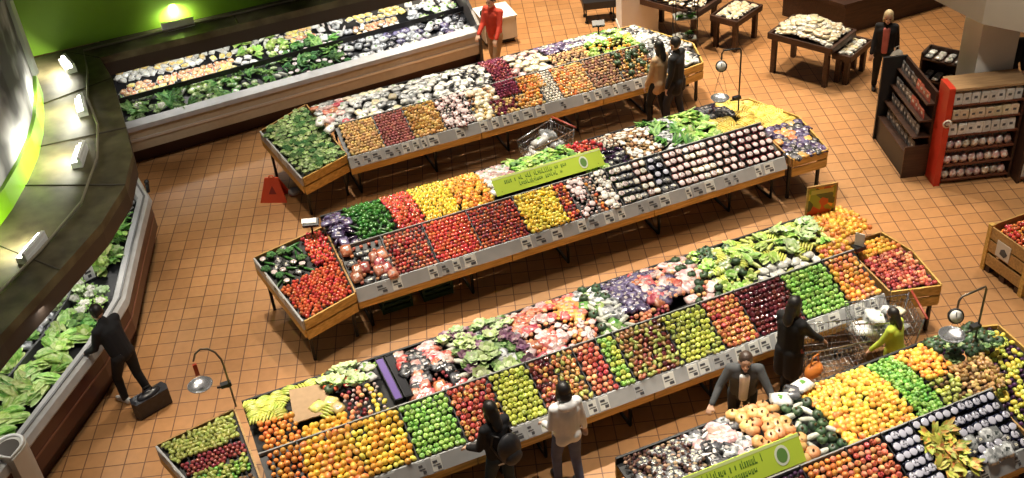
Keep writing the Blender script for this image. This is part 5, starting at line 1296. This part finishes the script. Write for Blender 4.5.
cart_bags(8.12, 8.62, math.radians(160), [(dx, dy, z, 'white_bag' if (i % 3) else 'grey_bag', 'bags in the crowded cart', 'clear white bag in the cart beside the yellow green jacket', 1.6) for i, (dx, dy, z) in enumerate([(-.22, -.08, .56), (.0, .08, .57), (.2, -.05, .56), (-.2, .09, .69), (.05, -.08, .70), (.22, .08, .70), (-.15, -.05, .84), (.10, .05, .86)])])
place('cream_bag', Vector((8.3, 8.5, .93)), R0, None, 'cream bag on top of the cart beside the yellow green jacket', scale=1.0)
t = thing('rolling_basket', 'dark rolling basket at the bottom edge beside the backpack shopper', 'basket', (2.24, 8.52, 0), math.radians(20))
mb = MB(); mb.lathe([(.13, .10), (.17, .46), (.20, .50), (.185, .50), (.155, .45), (.12, .12), (.01, .12)], 20); mb.build('basket_body', BLACK, t)
MB().tube([(-.17, 0, .5), (-.12, 0, .62), (.12, 0, .62), (.17, 0, .5)], .012, 6).build('handle', STEEL, t)
for sx, sy in ((-.1, -.1), (-.1, .1), (.1, -.1), (.1, .1)): MB().blob(.045, (1, .6, 1), M=Matrix.Translation((sx, sy, .046))).build('wheel', BLACK, t)
MB().blob(.1, (1, .9, .5), lump=.1, M=Matrix.Translation((.02, 0, .45))).build('lining', plain('lining_grey', (.35, .36, .38), .7), t)

# ------------------------------------------------------------------ people
def capsule(mb, a, b, ra, rb, n=12):
    a, b = Vector(a), Vector(b); d = b - a; ln = max(d.length, 1e-5); M = Matrix.Translation(a) @ d.to_track_quat('Z', 'Y').to_matrix().to_4x4()
    prof = []
    for k in range(5): th = PI / 2 * (1 - k / 4); prof.append((max(ra * math.cos(th), .0005), -ra * math.sin(th)))
    for k in range(5): th = PI / 2 * k / 4; prof.append((max(rb * math.cos(th), .0005), ln + rb * math.sin(th)))
    mb.lathe(prof, n, M=M)
def ell(mb, c, r3, M0=None):
    mb.blob(1., r3, 14, 9, M=(M0 or Matrix.Identity(4)) @ Matrix.Translation(c))
def fuse(mb, name, voxel, mat, parent, smooth=4):
    me = mb.mesh(name); o = bpy.data.objects.new(name, me); C.objects.link(o)
    m = o.modifiers.new('r', 'REMESH'); m.mode = 'VOXEL'; m.voxel_size = voxel; m.use_smooth_shade = True
    if smooth: s = o.modifiers.new('s', 'SMOOTH'); s.iterations = smooth; s.factor = .5
    dg = bpy.context.evaluated_depsgraph_get(); dg.update()
    me2 = bpy.data.meshes.new_from_object(o.evaluated_get(dg)); me2.name = name
    o.modifiers.clear(); o.data = me2; me2.materials.clear(); me2.materials.append(mat); o.parent = parent
    for p in me2.polygons: p.use_smooth = True
    return o
SKIN1 = plain('skin_light', (.62, .38, .27), .5); SKIN2 = plain('skin_tan', (.42, .24, .15), .5)
def cloth(name, c, n=.12): return plain('cloth_' + name, c, .85, noise=n, nscale=9)
def person(label, x, y, yaw, h=1.70, top=None, pants=None, hair=((.012, .010, .009), 'short'), skin=SKIN1, lean=0., head_pitch=.25, arms=None, stride=.12, shoes=BLACK, coat_len=.0, female=False, skirt=False, hood=False, inner=None, bag=None, lean_side=0.):
    """local frame: +Y is where the person faces; arms = target points for both wrists"""
    t = thing('person', label, 'person', (x, y, 0), yaw)
    k = h / 1.72
    V = lambda a, b, c: Vector((a * k, b * k, c * k))
    hip = V(0, 0, .93)
    ca, sa = math.cos(lean), math.sin(lean)
    def up(a, b, c):     # above the hips, leaning forward
        q = Vector((a, b * ca + c * sa, c * ca - b * sa)); q.x += lean_side * c
        return hip + q * k
    chest = up(0, .0, .34); neck = up(0, -.005, .55); headc = up(0, .03, .685)
    sw = .150 if female else .175
    sh = [up(-sw, -.01, .475), up(sw, -.01, .475)]
    arms = arms or [(-.27, .08, .82), (.27, .08, .82)]
    wr = [V(*a) for a in arms]
    elb = []
    for i in (0, 1):
        s_, w2 = sh[i], wr[i]; d = w2 - s_; ln = d.length; a1, a2 = .285 * k, .255 * k
        if ln > (a1 + a2) * .995: w2 = s_ + d.normalized() * (a1 + a2) * .995; wr[i] = w2; d = w2 - s_; ln = d.length
        c = (a1 * a1 - a2 * a2 + ln * ln) / (2 * ln); hh = math.sqrt(max(0, a1 * a1 - c * c)); dn_ = d.normalized()
        out = Vector(((-1 if i == 0 else 1) * .22, -.8, -.7)); out = (out - dn_ * out.dot(dn_)).normalized()
        elb.append(s_ + dn_ * c + out * hh)
    hp = [V(-.095, 0, .90), V(.095, 0, .90)]
    kn = [V(-.10, stride * .9 + .02, .49), V(.10, -stride * .3 + .03, .49)]
    an = [V(-.10, stride, .085), V(.10, -stride, .085)]
    # ---- one continuous body
    mb = MB()
    capsule(mb, V(-.055, 0, .94), V(.055, 0, .94), .115 * k, .115 * k); capsule(mb, hip, chest, .115 * k, .12 * k)
    capsule(mb, up(-.075, 0, .38), up(.075, 0, .38), .10 * k, .10 * k)
    for i in (0, 1):
        capsule(mb, up((-1, 1)[i] * .05, 0, .47), sh[i], .06 * k, .055 * k)
        capsule(mb, sh[i], elb[i], .050 * k, .038 * k); capsule(mb, elb[i], wr[i], .038 * k, .025 * k)
        capsule(mb, hp[i], kn[i], .085 * k, .055 * k); capsule(mb, kn[i], an[i], .054 * k, .036 * k)
        f0 = an[i] - V(0, .05, .045); f1 = an[i] + V(0, .15, -.055); capsule(mb, f0, f1, .036 * k, .028 * k)
        # hand: palm, four fingers, thumb
        d = (wr[i] - elb[i]).normalized(); side = d.cross(Vector((0, 0, 1)));
        if side.length < .2: side = Vector((1, 0, 0))
        side.normalize(); pn_ = side.cross(d).normalized(); s_ = -1 if i == 0 else 1
        pc = wr[i] + d * .05 * k
        for q in (-1, -.33, .33, 1): capsule(mb, wr[i] + side * q * .018 * k, pc + side * q * .026 * k + d * .02 * k, .016 * k, .014 * k, 8)
        for q, fl in ((-1, .060), (-.33, .072), (.33, .076), (1, .066)):
            b0 = pc + side * q * .028 * k + d * .03 * k; b1 = b0 + (d * .8 + side * q * .12 - pn_ * .35).normalized() * fl * .55 * k; b2 = b1 + (d * .45 - pn_ * .85).normalized() * fl * .45 * k
            capsule(mb, b0, b1, .0095 * k, .009 * k, 8); capsule(mb, b1, b2, .009 * k, .0078 * k, 8)
        th0 = wr[i] + d * .03 * k - side * .03 * k * s_; th1 = th0 + (d * .6 - side * s_ * .8).normalized() * .035 * k; capsule(mb, th0, th1, .012 * k, .010 * k, 8); capsule(mb, th1, th1 + (d - pn_ * .4).normalized() * .028 * k, .010 * k, .0085 * k, 8)
    capsule(mb, neck - (neck - chest).normalized() * .05, headc - V(0, .01, .06), .055 * k, .052 * k)
    # head with face
    HM = Matrix.Translation(headc) @ Matrix.Rotation(-(head_pitch + lean * .6), 4, 'X') @ Matrix.Scale(k, 4)
    ell(mb, (0, -.008, .015), (.077, .095, .105), HM); ell(mb, (0, .022, -.055), (.055, .065, .06), HM)
    ell(mb, (0, .098, -.018), (.014, .020, .024), HM); ell(mb, (0, .082, -.095), (.025, .018, .016), HM)
    for s_ in (-1, 1): ell(mb, (s_ * .079, -.005, -.012), (.012, .02, .032), HM)
    body = fuse(mb, 'body', .0085, skin, t, 2)
    for s_ in (-1, 1):
        e = MB(); e.blob(.011, (1.3, .6, 1), 8, 5, M=HM @ Matrix.Translation((s_ * .031, .088, .012))); e.build('eye', plain('eye_dark', (.03, .02, .02), .3), t)
    e = MB(); e.blob(.02, (1.2, .4, .35), 8, 5, M=HM @ Matrix.Translation((0, .087, -.062))); e.build('mouth', plain('lip', (.45, .14, .11), .5), t)
    # hair
    mb = MB(); hc, hs = hair
    ell(mb, (0, -.026, .038), (.089, .098, .098), HM)
    for s_ in (-1, 1): ell(mb, (s_ * .05, -.03, .0), (.038, .06, .06), HM)
    if hs == 'long':
        ell(mb, (0, -.07, -.06), (.082, .05, .12), HM); ell(mb, (0, -.085, -.17), (.075, .04, .11), HM)
        for s_ in (-1, 1): ell(mb, (s_ * .072, -.01, -.07), (.022, .045, .10), HM)
    elif hs == 'bob':
        ell(mb, (0, -.06, -.05), (.088, .055, .09), HM)
        for s_ in (-1, 1): ell(mb, (s_ * .074, .0, -.045), (.024, .05, .075), HM)
    elif hs == 'bun': ell(mb, (0, -.12, .03), (.045, .045, .045), HM)
    fuse(mb, 'hair', .009, plain('hair_%s' % ''.join('%02d' % int(c * 99) for c in hc), hc, .45, noise=.25, nscale=40), t, 2)
    # jacket / shirt
    mb = MB(); g = .016 * k
    capsule(mb, hip + V(-.055, 0, .0), hip + V(.055, 0, .0), .118 * k, .118 * k)
    for q in (-1, 1): capsule(mb, hip + V(q * .06, 0, -.02), up(q * .07, 0, .34), .112 * k, .116 * k)
    capsule(mb, hip, up(0, 0, .36), .140 * k, .138 * k)
    capsule(mb, up(0, -.005, .48), up(0, 0, .56), .075 * k, .064 * k); capsule(mb, up(-.08, 0, .39), up(.08, 0, .39), .118 * k, .118 * k)
    for i in (0, 1):
        capsule(mb, up((-1, 1)[i] * .04, 0, .465), sh[i], .080 * k, .072 * k); capsule(mb, sh[i], elb[i], .068 * k, .054 * k)
        capsule(mb, elb[i], wr[i] - (wr[i] - elb[i]).normalized() * .02, .054 * k, .042 * k)
    if coat_len:
        for q in (-1, 1):
            for w2 in (-.4, .4): capsule(mb, V(q * .06, w2 * .1, .93), V(q * .075, w2 * .08, .93 - coat_len), .112 * k, .108 * k)
    fuse(mb, 'top', .013, top, t, 5)
    if hood: mb = MB(); ell(mb, tuple(up(0, -.085, .53)), (.13 * k, .075 * k, .07 * k)); fuse(mb, 'hood', .012, top, t, 3)
    if inner:
        mb = MB()
        for q in (-1, 1): capsule(mb, up(q * .016, .132, .02), up(q * .032, .106, .46), .042 * k, .036 * k)
        fuse(mb, 'shirt_front', .010, inner, t, 3)
    # trousers
    mb = MB(); capsule(mb, V(-.055, 0, .93), V(.055, 0, .93), .123 * k, .123 * k)
    for i in (0, 1): capsule(mb, hp[i], kn[i], .10 * k, .070 * k); capsule(mb, kn[i], an[i] + V(0, 0, .0), .070 * k, .055 * k)
    fuse(mb, 'trousers', .013, pants, t, 4)
    for i in (0, 1):
        mb = MB(); f0 = an[i] - V(0, .055, .035); f1 = an[i] + V(0, .16, -.050)
        capsule(mb, f0, f1, .046 * k, .036 * k); capsule(mb, an[i] + V(0, 0, .0), f0 + V(0, .02, 0), .045 * k, .044 * k)
        mb.box(tuple((f0 + f1) / 2 - Vector((0, 0, .028 * k))), (.07 * k, .24 * k, .02 * k)); 
        o = fuse(mb, 'shoe', .009, shoes, t, 2)
        zmin = min(v.co.z for v in o.data.vertices); o.location.z = max(0, .001 - zmin)
    return t, wr, V
P = math.radians
NAVY = cloth('black', (.006, .006, .009)); JEAN = cloth('jeans', (.10, .12, .22)); WHT = cloth('white', (.80, .79, .80), .05)
# leaning shopper at the left cooler
person('person all in black leaning over the left lettuce cooler, white shoes', -1.12, 12.66, P(40), 1.66, NAVY, cloth('black2', (.014, .013, .015)), lean=.30, arms=[(-.25, .42, .98), (.20, .30, .50)], shoes=cloth('shoe_white', (.70, .68, .66)), stride=.16)
t = thing('shopping_bag', 'dark carrier bag hanging at the feet of the person in black', 'bag', (-.96, 12.40, .012), P(20))
mb = MB(); mb.prism([(-.24, -.10), (.24, -.10), (.27, .0), (.24, .10), (-.24, .10), (-.27, 0)], 0, .27).blob(.5, (.40, .17, .10), 12, 6, lump=.1, M=Matrix.Translation((0, 0, .27))); mb.build('bag_body', plain('bag_black', (.022, .022, .028), .3, noise=.4, nscale=14), t)
mb = MB(); mb.tube([(-.08, 0, .27), (-.05, 0, .40), (.05, 0, .40), (.08, 0, .27)], .010, 6); mb.build('handle', BLACK, t)
person('person in a red shirt and khaki trousers at the right end of the long cooler', 6.98, 19.12, P(120), 1.75, cloth('red', (.56, .050, .025)), cloth('khaki', (.34, .22, .12)), arms=[(-.24, .26, .95), (.16, .30, .98)], shoes=BLACK)
person('dark haired person in a beige jacket, left one of the couple', 8.80, 15.72, P(20), 1.66, cloth('beige', (.50, .33, .19)), NAVY, ((.012, .01, .01), 'long'), female=True, coat_len=.12, arms=[(-.22, .12, .86), (.2, .2, .95)], lean_side=.06)
person('short haired person in a black coat, right one of the couple', 9.04, 15.50, P(35), 1.78, cloth('coat', (.007, .007, .009)), cloth('dkblue', (.014, .017, .03)), coat_len=.15, arms=[(-.26, .06, .82), (.26, .06, .82)])
person('blonde person in a black jacket and red scarf walking in the open aisle', 12.95, 14.68, P(140), 1.66, NAVY, NAVY, ((.62, .50, .30), 'bob'), female=True, stride=.20, inner=cloth('scarf', (.50, .14, .12)), arms=[(-.26, -.05, .82), (.24, .20, .80)])
t = thing('handbag', 'white bag carried by the blonde walking person', 'bag', (13.09, 14.50, .78), P(190)); MB().blob(.5, (.34, .18, .30), 12, 8, lump=.05).build('bag_body', cloth('bagwhite', (.68, .66, .62)), t); MB().tube([(-.06, 0, .12), (-.04, .0, .22), (.04, .0, .22), (.06, 0, .12)], .008, 5).build('strap', cloth('bagwhite', (.68, .66, .62)), t)
person('dark haired person in a white hoodie and blue jeans seen from behind', 3.58, 8.57, P(2), 1.66, WHT, JEAN, ((.010, .008, .008), 'bob'), female=True, hood=True, arms=[(-.20, .22, 1.0), (.27, .03, .84)], coat_len=.03)
tp, wr, V = person('dark haired person in black wearing a backpack at the bottom edge', 2.74, 8.62, P(15), 1.64, NAVY, cloth('dkteal', (.015, .03, .04)), ((.012, .010, .010), 'long'), female=True, arms=[(-.26, .30, 1.0), (.2, .25, .95)], lean=.12)
t = thing('backpack', 'black backpack on the back of the person at the bottom edge', 'backpack', (2.80, 8.42, .98), P(15))
mb = MB(); mb.blob(.5, (.32, .20, .44), 12, 9, lump=.03, M=Matrix.Translation((0, 0, .17))); mb.build('pack', plain('pack_black', (.018, .018, .022), .5, noise=.3, nscale=20), t)
mb = MB(); mb.blob(.5, (.24, .10, .20), 12, 8, M=Matrix.Translation((0, -.08, .08))); mb.build('pocket', plain('pack_black', (.018, .018, .022), .5), t)
for s in (-1, 1): MB().tube([(s * .10, .06, .02), (s * .14, .16, .16), (s * .12, .14, .34), (s * .09, .05, .36)], .013, 6).build('strap', BLACK, t)
sh_ = MB().blob(.5, (.30, .26, .12), 14, 8, lump=.03).build('white_shirt_tail', WHT); sh_.location = (0, 0, .86); sh_.parent = tp
person('person all in black with a dark head beside the empty cart', 6.70, 8.58, P(-70), 1.72, cloth('blk3', (.006, .0055, .006)), cloth('blk4', (.012, .012, .013)), ((.010, .009, .009), 'long'), skin=SKIN2, female=True, arms=[(-.22, .36, 1.0), (.24, .34, 1.0)], coat_len=.35)
t = thing('orange_bag', 'orange handbag held by the shopper in black at the empty cart', 'bag', (6.86, 8.27, .74), P(15)); MB().blob(.5, (.32, .18, .22), 12, 8, lump=.06).build('bag_body', plain('bag_orange', (.72, .23, .04), .5), t); MB().tube([(-.08, 0, .07), (-.05, 0, .24), (.05, 0, .24), (.08, 0, .07)], .010, 6).build('strap', plain('bag_orange', (.72, .23, .04), .5), t)
person('person in a grey jacket over a white shirt behind the nearest stand', 5.80, 8.25, P(150), 1.64, cloth('grey', (.060, .063, .068)), cloth('blk5', (.02, .02, .022)), ((.05, .03, .022), 'short'), lean=.24, inner=WHT, arms=[(-.42, .42, .98), (.40, .36, 1.0)], head_pitch=.1)
person('person in a yellow green jacket bending toward the full cart', 7.98, 8.12, P(25), 1.36, cloth('lime', (.42, .52, .05)), NAVY, ((.014, .011, .01), 'long'), female=True, lean=.15, arms=[(-.25, .32, .90), (.2, .3, .9)], coat_len=.12)
person('person in dark clothes at the right edge behind the column', 14.30, 13.05, P(150), 1.70, NAVY, NAVY, ((.02, .015, .012), 'short'))

# ------------------------------------------------------------------ light
world = bpy.data.worlds.new('world'); sc.world = world; world.use_nodes = True
world.node_tree.nodes['Background'].inputs[0].default_value = (1.0, .88, .74, 1); world.node_tree.nodes['Background'].inputs[1].default_value = .06
def spot(x, y, z, tx, ty, tz, e, ang=70, blend=.6, size=.18, col=(1, .87, .68)):
    l = bpy.data.lights.new('ceiling_spot', 'SPOT'); l.energy = e; l.spot_size = math.radians(ang); l.spot_blend = blend; l.shadow_soft_size = size; l.color = col
    o = bpy.data.objects.new('ceiling_spot', l); C.objects.link(o); o.location = (x, y, z)
    o.rotation_euler = (Vector((tx, ty, tz)) - Vector((x, y, z))).to_track_quat('-Z', 'Y').to_euler(); return o
WARM = (1, .90, .74)
for Yf, xs in ((Y1, (3, 5.2, 7.4, 9.4)), (Y2, (1.5, 3.7, 5.9, 8.1, 9.9)), (Y3, (0, 2.2, 4.4, 6.6, 8.8)), (Y4, (4.4, 6.6, 8.8))):
    for x in xs: spot(x, Yf + 2.6, 7.6, x, Yf + .75, .9, 1350, 50, .6, .14, WARM)
# lights over the walkways
for x, y, e in ((12.2, 13.3, 800), (12.4, 17.2, 2200), (7.8, 20.6, 4200), (10.6, 10.6, 430), (14.5, 16.5, 900), (1.2, 15.4, 420), (-.2, 11.0, 430), (9.6, 18.6, 1500), (13.0, 10.2, 700)):
    spot(x, y + .6, 7.8, x, y, 0, e, 75, .9, .25, (1, .84, .62))
spot(11.2, 8.6, 7.6, 12.3, 11.8, .9, 650, 34, .6, .2, WARM)  # unseen spot added to brighten the front of the carton shelves
# unseen cooler lamps added under the canopy edge to brighten the shaded cases
def area(x, y, z, tx, ty, tz, sx, sy, e, col=(1, .97, .90)):
    l = bpy.data.lights.new('added_cooler_lamp', 'AREA'); l.shape = 'RECTANGLE'; l.size = sx; l.size_y = sy; l.energy = e; l.color = col
    o = bpy.data.objects.new('added_cooler_lamp', l); C.objects.link(o); o.location = (x, y, z); o.rotation_euler = (Vector((tx, ty, tz)) - Vector((x, y, z))).to_track_quat('-Z', 'Y').to_euler()
for x in (.6, 2.4, 4.2, 6.0): spot(x, 16.6, 5.6, x, 19.9, .9, 260, 26, .5, .12, (1, .97, .92))
for x in (.8, 2.6, 4.4, 6.0): area(x, 20.25, 1.80, x, 20.2, 1.0, 1.6, .12, 16)
for s_ in (1.2, 3.0, 4.6, 6.2): p_, n_2 = lrail(s_, .75); area(p_.x, p_.y, 1.80, p_.x - .1, p_.y - .1, 1.0, 1.2, .12, 9)
for x, y in ((-2.2, 12.6), (-1.4, 14.2), (-.8, 16.0), (-.7, 17.6)): spot(x + 2.2, y - 2.0, 6.6, x, y, .9, 300, 26, .6, .15, (1, .97, .88))
sc.view_settings.view_transform = 'Standard'; sc.view_settings.look = 'None'; sc.view_settings.gamma = 1; sc.view_settings.exposure = 0.1
sc.view_settings.use_curve_mapping = False
print('OBJECTS', len(bpy.data.objects))
